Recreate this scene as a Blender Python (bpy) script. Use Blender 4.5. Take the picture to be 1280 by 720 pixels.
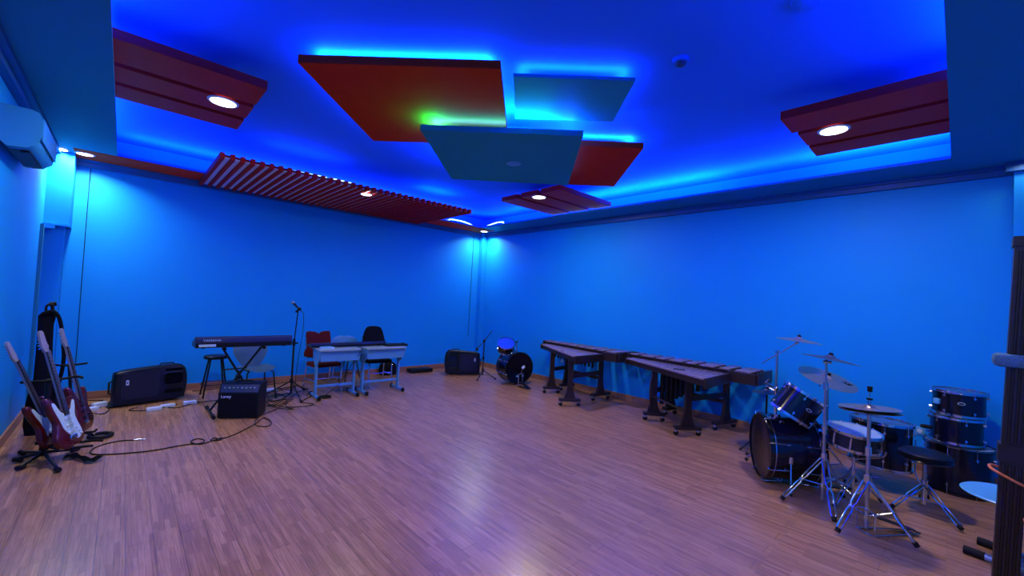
import bpy, bmesh, math, random
from mathutils import Vector, Matrix
random.seed(7)
PI = math.pi
SC = bpy.context.scene
for o in list(bpy.data.objects): bpy.data.objects.remove(o)
COL = SC.collection

# ------------------------------------------------------------ camera, world, exposure
YAW, PITCH, ROLL = math.radians(47.039), math.radians(1.657), math.radians(2.883)
f = Vector((math.cos(PITCH)*math.cos(YAW), math.cos(PITCH)*math.sin(YAW), math.sin(PITCH)))
r = Vector((math.sin(YAW), -math.cos(YAW), 0)); u = r.cross(f)
cr, sr = math.cos(ROLL), math.sin(ROLL)
r2 = cr*r + sr*u; u2 = cr*u - sr*r
cam = bpy.data.cameras.new('camera'); camo = bpy.data.objects.new('camera', cam); COL.objects.link(camo)
cam.sensor_width = 36; cam.lens = 521.07/1280*36; cam.clip_start = 0.02
camo.matrix_world = Matrix(((r2.x, u2.x, -f.x, -6.338), (r2.y, u2.y, -f.y, -7.890), (r2.z, u2.z, -f.z, 1.6), (0, 0, 0, 1)))
SC.camera = camo
W = bpy.data.worlds.new('world'); SC.world = W; W.use_nodes = True
W.node_tree.nodes['Background'].inputs[0].default_value = (0.01, 0.03, 0.1, 1)
W.node_tree.nodes['Background'].inputs[1].default_value = 0.1
SC.view_settings.view_transform = 'Standard'; SC.view_settings.look = 'None'
SC.view_settings.gamma = 1; SC.view_settings.use_curve_mapping = False
SC.view_settings.exposure = 0.0

def area(name, loc, sx, sy, power, color, direction=(0, 0, -1), rotz=0, shape='RECTANGLE', spread=PI):
    l = bpy.data.lights.new(name, 'AREA'); l.shape = shape; l.size = sx; l.size_y = sy
    l.energy = power; l.color = color; l.spread = spread
    o = bpy.data.objects.new(name, l); COL.objects.link(o); o.location = loc
    if direction[2] < 0: o.rotation_euler = (0, 0, rotz)
    else: o.rotation_euler = (PI, 0, rotz)
    return o
BLUE = (0.003, 0.05, 1.0)
WHITE = (1.0, 0.86, 0.66)
HZ, TZ, CZ = 3.163, 3.072, 3.50      # border underside, cornice underside, recess ceiling
RX0, RX1, RY0, RY1 = -6.48, -0.62, -7.82, -0.63   # the recess opening
XL, YF = -7.09, -8.75                # left wall, wall behind the camera
PB = 36.0                             # watts per metre of blue strip
# blue strips lying on the border all round the recess
area('cove_or_boost_light', ((RX0+RX1)/2, RY1+0.17, 3.245), RX1-RX0, 0.03, PB*(RX1-RX0)*1.1, BLUE, (0, 0, 1))
area('cove_or_boost_light', ((RX0+RX1)/2, RY0-0.17, 3.245), RX1-RX0, 0.03, PB*(RX1-RX0), BLUE, (0, 0, 1))
area('cove_or_boost_light', (RX1+0.17, (RY0+RY1)/2, 3.245), RY1-RY0, 0.03, PB*(RY1-RY0)*1.1, BLUE, (0, 0, 1), PI/2)
area('cove_or_boost_light', (RX0-0.17, (RY0+RY1)/2, 3.245), RY1-RY0, 0.03, PB*(RY1-RY0), BLUE, (0, 0, 1), PI/2)
area('cove_or_boost_light', (-0.40, -4.5, 3.25), 2.2, 0.03, 60, (0.003, 0.12, 1.0), (0, 0, 1), PI/2)  # extra light added over the cove strip to strengthen the cyan streak
area('cove_or_boost_light', (-0.40, -7.3, 3.25), 1.2, 0.03, 30, (0.003, 0.12, 1.0), (0, 0, 1), PI/2)  # second added boost, brightens the cove end above the drum kit
area('cove_or_boost_light', (-4.65, -1.72, 3.22), 0.8, 0.03, 8, BLUE, (0, 0, 1))
area('cove_or_boost_light', (-2.3, -1.45, 3.24), 0.6, 0.03, 12, (0.003, 0.12, 1.0), (0, 0, 1))  # added light above the slatted screen, only for the cyan glow there
LAMPS = [(-5.78, -3.40), (-1.86, -7.12), (-1.66, -3.38), (-5.9, -7.0)]
for x, y in LAMPS:
    area('lamp_light', (x, y, 3.222), 0.20, 0.20, 43, WHITE, shape='DISK')
DOWN_AND_FILL = [(-6.78, -0.40, HZ), (-7.0, -0.42, HZ), (-0.30, -0.36, HZ), (-3.74, -1.78, 3.086), (-0.32, -8.3, HZ), (-3.5, -8.3, HZ), (-6.8, -8.3, HZ)]  # last three are unseen, added along the front border as camera-side fill
for i, (x, y, z) in enumerate(DOWN_AND_FILL):
    area('downlight_or_fill_light', (x, y, z-0.012), 0.13, 0.13, (24, 14, 18, 5, 1, 6, 8)[i], (1.0, 0.97, 0.85), shape='DISK', spread=PI*0.8)

# ------------------------------------------------------------ materials
def pbr(name, color, rough=0.5, metal=0.0, spec=0.5, noise=0.0, nscale=20.0, emit=None, estr=0.0, bump=0.0, coat=0.0):
    m = bpy.data.materials.new(name); m.use_nodes = True; nt = m.node_tree; b = nt.nodes['Principled BSDF']
    b.inputs['Base Color'].default_value = (*color, 1); b.inputs['Roughness'].default_value = rough
    b.inputs['Metallic'].default_value = metal; b.inputs['Specular IOR Level'].default_value = spec
    b.inputs['Coat Weight'].default_value = coat
    if emit: b.inputs['Emission Color'].default_value = (*emit, 1); b.inputs['Emission Strength'].default_value = estr
    if noise > 0 or bump > 0:
        tc = nt.nodes.new('ShaderNodeTexCoord'); n = nt.nodes.new('ShaderNodeTexNoise')
        n.inputs['Scale'].default_value = nscale; n.inputs['Detail'].default_value = 4
        nt.links.new(tc.outputs['Object'], n.inputs['Vector'])
        if noise > 0:
            mx = nt.nodes.new('ShaderNodeMix'); mx.data_type = 'RGBA'
            mx.inputs['A'].default_value = (*[c*(1-noise) for c in color], 1)
            mx.inputs['B'].default_value = (*[min(1, c*(1+noise)) for c in color], 1)
            nt.links.new(n.outputs['Fac'], mx.inputs['Factor']); nt.links.new(mx.outputs['Result'], b.inputs['Base Color'])
        if bump > 0:
            bp = nt.nodes.new('ShaderNodeBump'); bp.inputs['Strength'].default_value = bump; bp.inputs['Distance'].default_value = 0.01
            nt.links.new(n.outputs['Fac'], bp.inputs['Height']); nt.links.new(bp.outputs['Normal'], b.inputs['Normal'])
    return m
WALLC = (0.006, 0.285, 0.84)
M = {}
M['wall'] = pbr('wall_paint', WALLC, 0.55, spec=0.12, noise=0.03, nscale=3, bump=0.02)
M['ceiling'] = pbr('ceiling_paint', (0.02, 0.19, 0.80), 0.7, spec=0.1, noise=0.02, nscale=3)
M['border'] = pbr('border_paint', (0.01, 0.19, 0.37), 0.6, spec=0.2, noise=0.02, nscale=3)
M['cornice'] = pbr('cornice_paint', (0.01, 0.10, 0.36), 0.45, spec=0.3, noise=0.05, nscale=6)
M['redpaint'] = pbr('red_band_paint', (0.92, 0.035, 0.010), 0.7, spec=0.1, noise=0.08, nscale=8)
M['redpanel'] = pbr('red_panel_paint', (0.50, 0.030, 0.006), 0.9, spec=0.02, noise=0.08, nscale=6)
M['redwood'] = pbr('red_board', (0.40, 0.016, 0.010), 0.5, spec=0.12, noise=0.15, nscale=9)
M['slat'] = pbr('slat_red', (0.42, 0.010, 0.006), 0.6, spec=0.1, noise=0.1)
M['bluepanel'] = pbr('blue_panel_paint', (0.01, 0.24, 0.29), 0.6, spec=0.2, noise=0.02, nscale=4)
M['palepanel'] = pbr('pale_backing_board', (0.75, 0.75, 0.95), 0.5, spec=0.2)
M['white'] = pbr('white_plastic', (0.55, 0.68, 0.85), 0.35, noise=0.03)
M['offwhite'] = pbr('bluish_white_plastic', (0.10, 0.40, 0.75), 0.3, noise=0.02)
M['greyshell'] = pbr('grey_plastic_shell', (0.12, 0.27, 0.42), 0.35, noise=0.04)
M['black'] = pbr('black_plastic', (0.003, 0.005, 0.010), 0.42, spec=0.22, noise=0.2, nscale=40)
M['blackmatte'] = pbr('black_fabric', (0.005, 0.006, 0.010), 0.9, spec=0.1, noise=0.3, nscale=80, bump=0.3)
M['blackgloss'] = pbr('black_gloss', (0.002, 0.003, 0.007), 0.12, spec=0.6, noise=0.1)
M['grille'] = pbr('speaker_grille', (0.004, 0.007, 0.022), 0.45, spec=0.3, noise=0.3, nscale=150, bump=0.4)
M['navy'] = pbr('navy_plastic', (0.010, 0.022, 0.085), 0.35, spec=0.5, noise=0.2, nscale=30)
M['darkmetal'] = pbr('dark_metal', (0.012, 0.014, 0.02), 0.35, metal=0.6, noise=0.1)
M['satin'] = pbr('satin_grey_tube', (0.30, 0.42, 0.60), 0.3, metal=0.5)
M['chrome'] = pbr('chrome', (0.62, 0.66, 0.75), 0.14, metal=1.0, noise=0.05)
M['steel'] = pbr('brushed_steel', (0.45, 0.48, 0.55), 0.3, metal=1.0, noise=0.08)
M['cymbal'] = pbr('cymbal_bronze', (0.42, 0.36, 0.30), 0.3, metal=0.9, noise=0.12, nscale=30)
M['darkcymbal'] = pbr('dark_cymbal', (0.06, 0.08, 0.12), 0.35, metal=0.8, noise=0.1)
M['drumhead'] = pbr('coated_drumhead', (0.25, 0.38, 0.58), 0.35, noise=0.05, nscale=8)
M['bluehead'] = pbr('blue_drumhead', (0.01, 0.07, 0.75), 0.25, noise=0.05)
M['clearhead'] = pbr('smoky_drumhead', (0.05, 0.10, 0.18), 0.12, spec=0.7, noise=0.1)
M['darkhead'] = pbr('black_drumhead', (0.006, 0.008, 0.014), 0.2, spec=0.6)
M['drumshell'] = pbr('black_drum_shell', (0.003, 0.004, 0.012), 0.16, spec=0.6, noise=0.3, nscale=60)
M['snareshell'] = pbr('dark_snare_shell', (0.03, 0.035, 0.05), 0.25, metal=0.5, noise=0.2, nscale=30)
M['rubber'] = pbr('black_rubber', (0.006, 0.006, 0.008), 0.7, spec=0.2)
M['guitarred'] = pbr('dark_red_lacquer', (0.075, 0.004, 0.010), 0.18, spec=0.6, noise=0.2, nscale=12)
M['pickguard'] = pbr('white_pickguard', (0.45, 0.68, 0.88), 0.3)
M['maple'] = pbr('maple_neck', (0.24, 0.24, 0.27), 0.35, noise=0.15, nscale=30)
M['redfabric'] = pbr('red_upholstery', (0.085, 0.006, 0.007), 0.8, spec=0.15, noise=0.2, nscale=60, bump=0.2)
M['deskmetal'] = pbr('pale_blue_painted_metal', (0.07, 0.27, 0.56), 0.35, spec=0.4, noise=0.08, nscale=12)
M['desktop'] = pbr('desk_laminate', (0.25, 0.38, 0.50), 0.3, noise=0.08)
M['brownwood'] = pbr('dark_brown_wood', (0.022, 0.013, 0.012), 0.4, spec=0.4, noise=0.35, nscale=14)
M['cord'] = pbr('orange_cord', (0.55, 0.14, 0.05), 0.7, noise=0.2, nscale=60)
M['foam'] = pbr('grey_foam_pad', (0.08, 0.17, 0.27), 0.95, spec=0.05, noise=0.5, nscale=120, bump=1.0)
M['bluelabel'] = pbr('pale_label', (0.35, 0.55, 0.80), 0.5)
M['lamp'] = pbr('lamp_diffuser', (1, 1, 1), 0.5, emit=(1.0, 0.98, 0.9), estr=6)
M['led'] = pbr('blue_led_strip', (0.5, 0.6, 1), 0.5, emit=(0.35, 0.6, 1.0), estr=4.0)
M['greenled'] = pbr('green_led_strip', (0.5, 0.8, 0.2), 0.5, emit=(0.35, 1.0, 0.02), estr=3.0)
M['dim'] = pbr('unlit_diffuser', (0.08, 0.34, 0.60), 0.5)
M['aczvent'] = pbr('dark_vent', (0.006, 0.01, 0.02), 0.5, noise=0.3, nscale=60)

def wood_bar(name, c, s=1.0, rough=0.3):
    m = pbr(name, c, rough, spec=0.5); nt = m.node_tree; b = nt.nodes['Principled BSDF']
    tc = nt.nodes.new('ShaderNodeTexCoord'); mp = nt.nodes.new('ShaderNodeMapping'); mp.inputs['Scale'].default_value = (3*s, 45*s, 45*s)
    n = nt.nodes.new('ShaderNodeTexNoise'); n.inputs['Scale'].default_value = 2; n.inputs['Detail'].default_value = 6
    cr_ = nt.nodes.new('ShaderNodeValToRGB'); cr_.color_ramp.elements[0].color = (*[v*0.45 for v in c], 1); cr_.color_ramp.elements[1].color = (*[v*1.8 for v in c], 1)
    nt.links.new(tc.outputs['Object'], mp.inputs['Vector']); nt.links.new(mp.outputs['Vector'], n.inputs['Vector'])
    nt.links.new(n.outputs['Fac'], cr_.inputs['Fac']); nt.links.new(cr_.outputs['Color'], b.inputs['Base Color'])
    return m
M['rosewood'] = wood_bar('rosewood_bar', (0.20, 0.15, 0.20), rough=0.22)

def floor_mat(name, gloss=0.26):
    m = bpy.data.materials.new(name); m.use_nodes = True; nt = m.node_tree; b = nt.nodes['Principled BSDF']; L = nt.links
    tc = nt.nodes.new('ShaderNodeTexCoord'); mp = nt.nodes.new('ShaderNodeMapping'); mp.inputs['Rotation'].default_value = (0, 0, PI/2)
    L.new(tc.outputs['Object'], mp.inputs['Vector'])
    def bricks(w, h, off, c1, c2, mort):
        br = nt.nodes.new('ShaderNodeTexBrick'); br.inputs['Scale'].default_value = 1
        br.inputs['Brick Width'].default_value = w; br.inputs['Row Height'].default_value = h
        br.inputs['Mortar Size'].default_value = mort; br.inputs['Mortar Smooth'].default_value = 0.1; br.offset = off; br.offset_frequency = 2
        br.inputs['Color1'].default_value = c1; br.inputs['Color2'].default_value = c2; br.inputs['Mortar'].default_value = (0.16, 0.10, 0.07, 1)
        br.inputs['Bias'].default_value = 0
        L.new(mp.outputs['Vector'], br.inputs['Vector']); return br
    b1 = bricks(0.40, 0.027, 0.37, (0.43, 0.222, 0.108, 1), (0.28, 0.142, 0.068, 1), 0.0006)
    b2 = bricks(1.26, 0.130, 0.43, (1.0, 1.0, 1.0, 1), (0.92, 0.91, 0.92, 1), 0.0008)
    n = nt.nodes.new('ShaderNodeTexNoise'); n.inputs['Scale'].default_value = 1; n.inputs['Detail'].default_value = 6
    mp2 = nt.nodes.new('ShaderNodeMapping'); mp2.inputs['Scale'].default_value = (120, 5, 1); L.new(tc.outputs['Object'], mp2.inputs['Vector']); L.new(mp2.outputs['Vector'], n.inputs['Vector'])
    rmp = nt.nodes.new('ShaderNodeMapRange'); rmp.inputs['From Min'].default_value = 0.3; rmp.inputs['From Max'].default_value = 0.7; rmp.inputs['To Min'].default_value = 0.72; rmp.inputs['To Max'].default_value = 1.25
    L.new(n.outputs['Fac'], rmp.inputs['Value'])
    m1 = nt.nodes.new('ShaderNodeMix'); m1.data_type = 'RGBA'; m1.blend_type = 'MULTIPLY'; m1.inputs['Factor'].default_value = 1
    L.new(b1.outputs['Color'], m1.inputs['A']); L.new(b2.outputs['Color'], m1.inputs['B'])
    m2 = nt.nodes.new('ShaderNodeMix'); m2.data_type = 'RGBA'; m2.blend_type = 'MULTIPLY'; m2.inputs['Factor'].default_value = 1
    L.new(m1.outputs['Result'], m2.inputs['A']); L.new(rmp.outputs['Result'], m2.inputs['B'])
    L.new(m2.outputs['Result'], b.inputs['Base Color'])
    b.inputs['Roughness'].default_value = gloss; b.inputs['Specular IOR Level'].default_value = 0.5
    bp = nt.nodes.new('ShaderNodeBump'); bp.inputs['Strength'].default_value = 0.12; bp.inputs['Distance'].default_value = 0.004
    L.new(n.outputs['Fac'], bp.inputs['Height']); L.new(bp.outputs['Normal'], b.inputs['Normal'])
    return m
M['floor'] = floor_mat('wood_strip_floor')
M['basewood'] = wood_bar('baseboard_wood', (0.26, 0.125, 0.075), 0.2, 0.4)

# ------------------------------------------------------------ mesh helpers
def basis(d):
    d = Vector(d).normalized(); a = Vector((0, 0, 1)) if abs(d.z) < 0.9 else Vector((1, 0, 0))
    x = a.cross(d).normalized(); return x, d.cross(x).normalized(), d
def frame(origin, zdir, xdir=None):
    z = Vector(zdir).normalized()
    if xdir is None: x, y, z = basis(z)
    else:
        x = Vector(xdir); x = (x - z*x.dot(z)).normalized(); y = z.cross(x)
    o = Vector(origin)
    return Matrix(((x.x, y.x, z.x, o.x), (x.y, y.y, z.y, o.y), (x.z, y.z, z.z, o.z), (0, 0, 0, 1)))
I4 = Matrix.Identity(4)
class MB:
    def __init__(s): s.bm = bmesh.new()
    def box(s, c, sz, m=None, rz=0, bev=0):
        T = (m or I4) @ Matrix.Translation(Vector(c)) @ Matrix.Rotation(rz, 4, 'Z')
        v = bmesh.ops.create_cube(s.bm, size=1)['verts']
        for q in v: q.co = T @ Vector((q.co.x*sz[0], q.co.y*sz[1], q.co.z*sz[2]))
        if bev > 0:
            es = list({e for q in v for e in q.link_edges})
            bmesh.ops.bevel(s.bm, geom=es, offset=bev, segments=2, affect='EDGES', profile=0.5)
        return s
    def bb(s, x0, x1, y0, y1, z0, z1, bev=0): return s.box(((x0+x1)/2, (y0+y1)/2, (z0+z1)/2), (abs(x1-x0), abs(y1-y0), abs(z1-z0)), bev=bev)
    def ring(s, c, x, y, r_, seg): return [s.bm.verts.new(c + x*(math.cos(2*PI*i/seg)*r_) + y*(math.sin(2*PI*i/seg)*r_)) for i in range(seg)]
    def cap(s, vs, rev=False):
        try: s.bm.faces.new(list(reversed(vs)) if rev else vs)
        except ValueError: pass
    def bridge(s, a, b):
        n = len(a)
        for i in range(n):
            try: s.bm.faces.new((a[i], a[(i+1) % n], b[(i+1) % n], b[i]))
            except ValueError: pass
    def cyl(s, a, b, r1, r2_=None, seg=12, m=None):
        a = Vector(a); b = Vector(b)
        if m: a = m @ a; b = m @ b
        x, y, d = basis(b-a); A = s.ring(a, x, y, r1, seg); B = s.ring(b, x, y, r1 if r2_ is None else r2_, seg)
        s.bridge(A, B); s.cap(A, True); s.cap(B); return s
    def tube(s, pts, rad, seg=8, closed=False, sm=0):
        P = [Vector(q) for q in pts]
        if sm:
            Q = []; n = len(P); rng = n if closed else n-1
            for i in range(rng):
                p0 = P[(i-1) % n] if (closed or i > 0) else P[0]; p1 = P[i]; p2 = P[(i+1) % n]; p3 = P[(i+2) % n] if (closed or i+2 < n) else P[-1]
                for k in range(sm):
                    t = k/sm
                    Q.append(0.5*((2*p1)+(p2-p0)*t+(2*p0-5*p1+4*p2-p3)*t*t+(3*p1-3*p2+p3-p0)*t**3))
            if not closed: Q.append(P[-1])
            P = Q
        n = len(P); rings = []; x = None
        for i in range(n):
            if closed: d = P[(i+1) % n]-P[i-1]
            else: d = P[min(i+1, n-1)]-P[max(i-1, 0)]
            if d.length < 1e-9: d = Vector((0, 0, 1))
            d.normalize()
            if x is None: x, y, _ = basis(d)
            else:
                x = x - d*x.dot(d)
                if x.length < 1e-6: x, y, _ = basis(d)
                x.normalize(); y = d.cross(x)
            rings.append(s.ring(P[i], x, y, rad, seg))
        for i in range(n-1): s.bridge(rings[i], rings[i+1])
        if closed: s.bridge(rings[-1], rings[0])
        else: s.cap(rings[0], True); s.cap(rings[-1])
        return s
    def lathe(s, prof, m=None, seg=32, closed=False):
        m = m or I4; rs = []
        for (rr, z) in prof:
            if rr < 1e-6: rs.append([s.bm.verts.new(m @ Vector((0, 0, z)))])
            else: rs.append([s.bm.verts.new(m @ Vector((math.cos(2*PI*i/seg)*rr, math.sin(2*PI*i/seg)*rr, z))) for i in range(seg)])
        pr = list(zip(rs, rs[1:])) + ([(rs[-1], rs[0])] if closed else [])
        for A, B in pr:
            if len(A) == 1 and len(B) == 1: continue
            if len(A) == 1:
                for i in range(seg): s.bm.faces.new((A[0], B[i], B[(i+1) % seg]))
            elif len(B) == 1:
                for i in range(seg): s.bm.faces.new((A[i], A[(i+1) % seg], B[0]))
            else: s.bridge(A, B)
        return s
    def prism(s, poly, z0, z1, m=None, taper=1.0):
        m = m or I4; cx = sum(q[0] for q in poly)/len(poly); cy = sum(q[1] for q in poly)/len(poly)
        A = [s.bm.verts.new(m @ Vector((x, y, z0))) for x, y in poly]
        B = [s.bm.verts.new(m @ Vector((cx+(x-cx)*taper, cy+(y-cy)*taper, z1))) for x, y in poly]
        s.bridge(A, B); s.cap(A, True); s.cap(B); return s
    def loft(s, sections):
        R_ = [[s.bm.verts.new(Vector(q)) for q in sec] for sec in sections]
        for a, b in zip(R_, R_[1:]): s.bridge(a, b)
        s.cap(R_[0], True); s.cap(R_[-1]); return s
    def ball(s, c, rad, sc=(1, 1, 1), seg=12):
        T = Matrix.Translation(Vector(c)) @ Matrix.Diagonal((*sc, 1))
        bmesh.ops.create_uvsphere(s.bm, u_segments=seg, v_segments=max(6, seg//2+2), radius=rad, matrix=T); return s
    def grid(s, fn, nu, nv, thick=0.0):
        vs = [[s.bm.verts.new(Vector(fn(i/nu, j/nv))) for j in range(nv+1)] for i in range(nu+1)]
        for i in range(nu):
            for j in range(nv): s.bm.faces.new((vs[i][j], vs[i+1][j], vs[i+1][j+1], vs[i][j+1]))
        if thick: bmesh.ops.solidify(s.bm, geom=s.bm.faces[:], thickness=thick)
        return s
    def build(s, name, mat, parent=None, angle=38):
        off = Vector((0, 0, 0)); p = parent
        while p is not None: off += p.location; p = p.parent
        bmesh.ops.recalc_face_normals(s.bm, faces=s.bm.faces[:])
        for q in s.bm.verts: q.co -= off
        s.bm.normal_update()
        for e in s.bm.edges:
            if len(e.link_faces) == 2: e.smooth = e.calc_face_angle(0) < math.radians(angle)
            else: e.smooth = False
        for fc in s.bm.faces: fc.smooth = True
        me = bpy.data.meshes.new(name); s.bm.to_mesh(me); s.bm.free()
        me.materials.append(M[mat] if isinstance(mat, str) else mat)
        o = bpy.data.objects.new(name, me); COL.objects.link(o); o.parent = parent
        return o
def tag(o, label, cat, group=None):
    o['label'] = label; o['category'] = cat
    if group: o['group'] = group
    return o
def thing(name, label, cat, loc=(0, 0, 0), group=None):
    o = bpy.data.objects.new(name, None); COL.objects.link(o); o.location = loc; o.empty_display_size = 0.1
    return tag(o, label, cat, group)
def struct(mb, name, mat):
    o = mb.build(name, mat); o['kind'] = 'structure'; return o
def copy_tree(o, parent=None):
    c = o.copy(); COL.objects.link(c); c.parent = parent
    for ch in list(o.children): copy_tree(ch, c)
    return c
def smooth_poly(pts, k=4):
    n = len(pts); out = []
    for i in range(n):
        p0, p1, p2, p3 = [Vector(pts[(i+j) % n]) for j in (-1, 0, 1, 2)]
        for a in range(k):
            t = a/k; q = 0.5*((2*p1)+(p2-p0)*t+(2*p0-5*p1+4*p2-p3)*t*t+(3*p1-3*p2+p3-p0)*t**3); out.append((q.x, q.y))
    return out
def rrect(w, h, rad, k=5, cx=0, cy=0):
    out = []
    for (sx, sy, a0) in ((1, 1, 0), (-1, 1, PI/2), (-1, -1, PI), (1, -1, 1.5*PI)):
        for i in range(k+1):
            a = a0 + PI/2*i/k; out.append((cx+sx*(w/2-rad)+rad*math.cos(a), cy+sy*(h/2-rad)+rad*math.sin(a)))
    return out
def text(name, s_, size, mat, parent, m, depth=0.0012, sx=1.0):
    cu = bpy.data.curves.new(name, 'FONT'); cu.body = s_; cu.size = size; cu.extrude = depth; cu.align_x = 'CENTER'; cu.align_y = 'CENTER'
    t = bpy.data.objects.new(name, cu); COL.objects.link(t)
    dg = bpy.context.evaluated_depsgraph_get(); me = bpy.data.meshes.new_from_object(t.evaluated_get(dg))
    bpy.data.objects.remove(t)
    mb = MB(); mb.bm.from_mesh(me)
    for v in mb.bm.verts: v.co = m @ Vector((v.co.x*sx, v.co.y, v.co.z))
    bpy.data.meshes.remove(me)
    return mb.build(name, mat, parent)

# ------------------------------------------------------------ the room
struct(MB().bb(XL-0.2, 0.2, YF-0.2, 0.2, -0.1, 0), 'floor', 'floor')
struct(MB().bb(XL-0.2, 0.2, 0, 0.2, 0, CZ+0.02), 'wall_back', 'wall')
struct(MB().bb(0, 0.2, YF-0.2, 0, 0, CZ+0.02), 'wall_right', 'wall')
struct(MB().bb(XL-0.2, XL, YF-0.2, 0, 0, CZ+0.02), 'wall_left', 'wall')
struct(MB().bb(XL, 0, YF-0.2, YF, 0, CZ+0.02), 'wall_front', 'wall')
struct(MB().bb(XL-0.2, 0.2, YF-0.2, 0.2, CZ, CZ+0.1), 'ceiling', 'ceiling')
LT = 0.03
struct(MB().bb(XL, RX0, YF, 0, HZ, HZ+LT), 'ceiling_border_left', 'border')
struct(MB().bb(RX1, 0, YF, 0, HZ, HZ+LT), 'ceiling_border_right', 'border')
struct(MB().bb(RX0, RX1, YF, RY0, HZ, HZ+LT), 'ceiling_border_front', 'border')
struct(MB().bb(RX0, RX1, RY1, 0, HZ, HZ+LT), 'ceiling_border_back', 'border')
struct(MB().bb(-6.87, -0.20, RY1+0.01, -0.06, HZ-0.006, HZ+0.001), 'trim_1', 'redpaint')
# cornices
def cornice(name, pts_a, horiz):
    mb = MB()
    for (a, b, c, d) in pts_a: mb.bb(*a, *b, c, d)
    return struct(mb, name, 'cornice')
cornice('trim_2', [((XL, 0), (-0.055, 0), TZ, HZ), ((XL, 0), (-0.10, -0.05), HZ-0.035, HZ)], 0)
cornice('trim_3', [((-0.055, 0), (YF, -0.13), TZ, HZ), ((-0.10, -0.05), (YF, -0.13), HZ-0.035, HZ), ((-0.20, -0.13), (YF, -8.18), TZ, HZ)], 0)
cornice('trim_4', [((XL, XL+0.055), (YF, 0), TZ, HZ), ((XL+0.05, XL+0.10), (YF, 0), HZ-0.035, HZ)], 0)
struct(MB().bb(-0.13, 0, -0.13, 0, 0, HZ), 'wall_corner_pillar', 'wall')
struct(MB().bb(-0.15, 0, YF, -8.235, 0, HZ), 'wall_right_pilaster', 'wall')
struct(MB().bb(XL, -6.87, -0.32, 0, 2.24, HZ), 'wall_left_bulkhead', 'wall')
struct(MB().bb(XL, -6.92, -0.20, 0, 0, 2.24), 'wall_left_pillar', 'wall')
struct(MB().bb(XL, XL+0.10, -0.37, -0.32, 2.19, 2.25).bb(XL, -6.86, -0.335, -0.31, 2.235, 2.265), 'trim_5', 'wall')
struct(MB().bb(XL, XL+0.03, -0.52, -0.46, 0.1, 2.22), 'trim_6', 'border')
struct(MB().bb(-6.92, -0.13, -0.016, 0, 0, 0.10), 'baseboard_back', 'basewood')
struct(MB().bb(-0.016, 0, -8.235, -0.13, 0, 0.10), 'baseboard_right', 'basewood')
struct(MB().bb(XL, XL+0.016, YF, -0.20, 0, 0.10), 'baseboard_left', 'basewood')
struct(MB().bb(XL, -6.905, -0.216, -0.20, 0, 0.10), 'baseboard_pillar', 'basewood')
struct(MB().bb(-0.146, -0.13, -0.13, 0, 0, 0.10).bb(-0.13, 0, -0.146, -0.13, 0, 0.10), 'baseboard_corner', 'basewood')

# ------------------------------------------------------------ ceiling things
def led_run(name, pts, label):
    o = MB().tube(pts, 0.012, 6, sm=4).build(name, 'led'); return tag(o, label, 'light strip')
led_run('light_strip', [(-6.4, -0.46, 3.215), (-5.4, -0.46, 3.215), (-5.05, -0.45, 3.26), (-4.6, -0.45, 3.27), (-4.2, -0.45, 3.262), (-3.8, -0.46, 3.215), (-1.6, -0.46, 3.212), (-1.3, -0.45, 3.262), (-0.95, -0.45, 3.265), (-0.7, -0.46, 3.215)],
        'blue light strip lying on the ceiling border above the red slatted screen')
led_run('light_strip', [(-0.50, -0.7, 3.215), (-0.46, -0.95, 3.27), (-0.46, -1.2, 3.265), (-0.45, -1.5, 3.215), (-0.45, -4.5, 3.21), (-0.45, -7.7, 3.21)],
        'blue light strip on the ceiling border along the marimba wall')
led_run('light_strip', [(RX0-0.17, -0.7, 3.21), (RX0-0.17, -4, 3.208), (RX0-0.17, -7.7, 3.21)], 'blue light strip on the ceiling border along the air conditioner wall')

led_run('light_strip', [(-5.03, -1.68, 3.198), (-4.66, -1.72, 3.198), (-4.32, -1.76, 3.198)], 'bright light tube lying on top of the red slatted screen, longer one')
led_run('light_strip', [(-4.29, -1.765, 3.198), (-4.12, -1.78, 3.196), (-3.98, -1.79, 3.190)], 'short bright light tube end to end with the longer one on the slatted screen')
def square_panel(label, P, zb, th, mat, hang=True, led='led', power=46.0, ledmat=None):
    # P four plan corners
    cx = sum(q[0] for q in P)/4; cy = sum(q[1] for q in P)/4
    T = thing('ceiling_panel', label, 'ceiling panel', (cx, cy, zb))
    MB().prism(P, zb, zb+th).build('panel_board', mat, T)
    MB().prism([(cx+(x-cx)*0.35, cy+(y-cy)*0.35) for x, y in P], zb+th, CZ).build('mounting_block', 'ceiling', T)
    Q = [(cx+(x-cx)*0.86, cy+(y-cy)*0.86, zb+th+0.012) for x, y in P]
    MB().tube(Q, 0.010, 6, closed=True).build('light_strip', led, T)
    for i in range(4):
        a = Vector(Q[i]); b = Vector(Q[(i+1) % 4]); d = b-a
        area('panel_light', ((a+b)/2)+Vector((0, 0, 0.02)), d.length, 0.03, power*d.length, BLUE, (0, 0, 1), math.atan2(d.y, d.x))
    return T
square_panel('large dark red square panel hung from the blue ceiling, left and highest of the cluster', [(-5.45, -4.38), (-4.34, -5.49), (-3.24, -4.38), (-4.33, -3.27)], 3.35, 0.065, 'redpanel')
CP = square_panel('large blue-green square panel with an unlit round lamp, lowest of the hanging cluster', [(-4.323, -4.31), (-3.208, -5.42), (-1.996, -4.24), (-3.16, -3.17)], 3.20, 0.055, 'bluepanel')
square_panel('dark red square panel partly hidden behind the blue-green lamp panel', [(-3.33, -4.42), (-2.23, -5.49), (-1.14, -4.40), (-2.27, -3.33)], 3.345, 0.065, 'redpanel')
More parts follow.
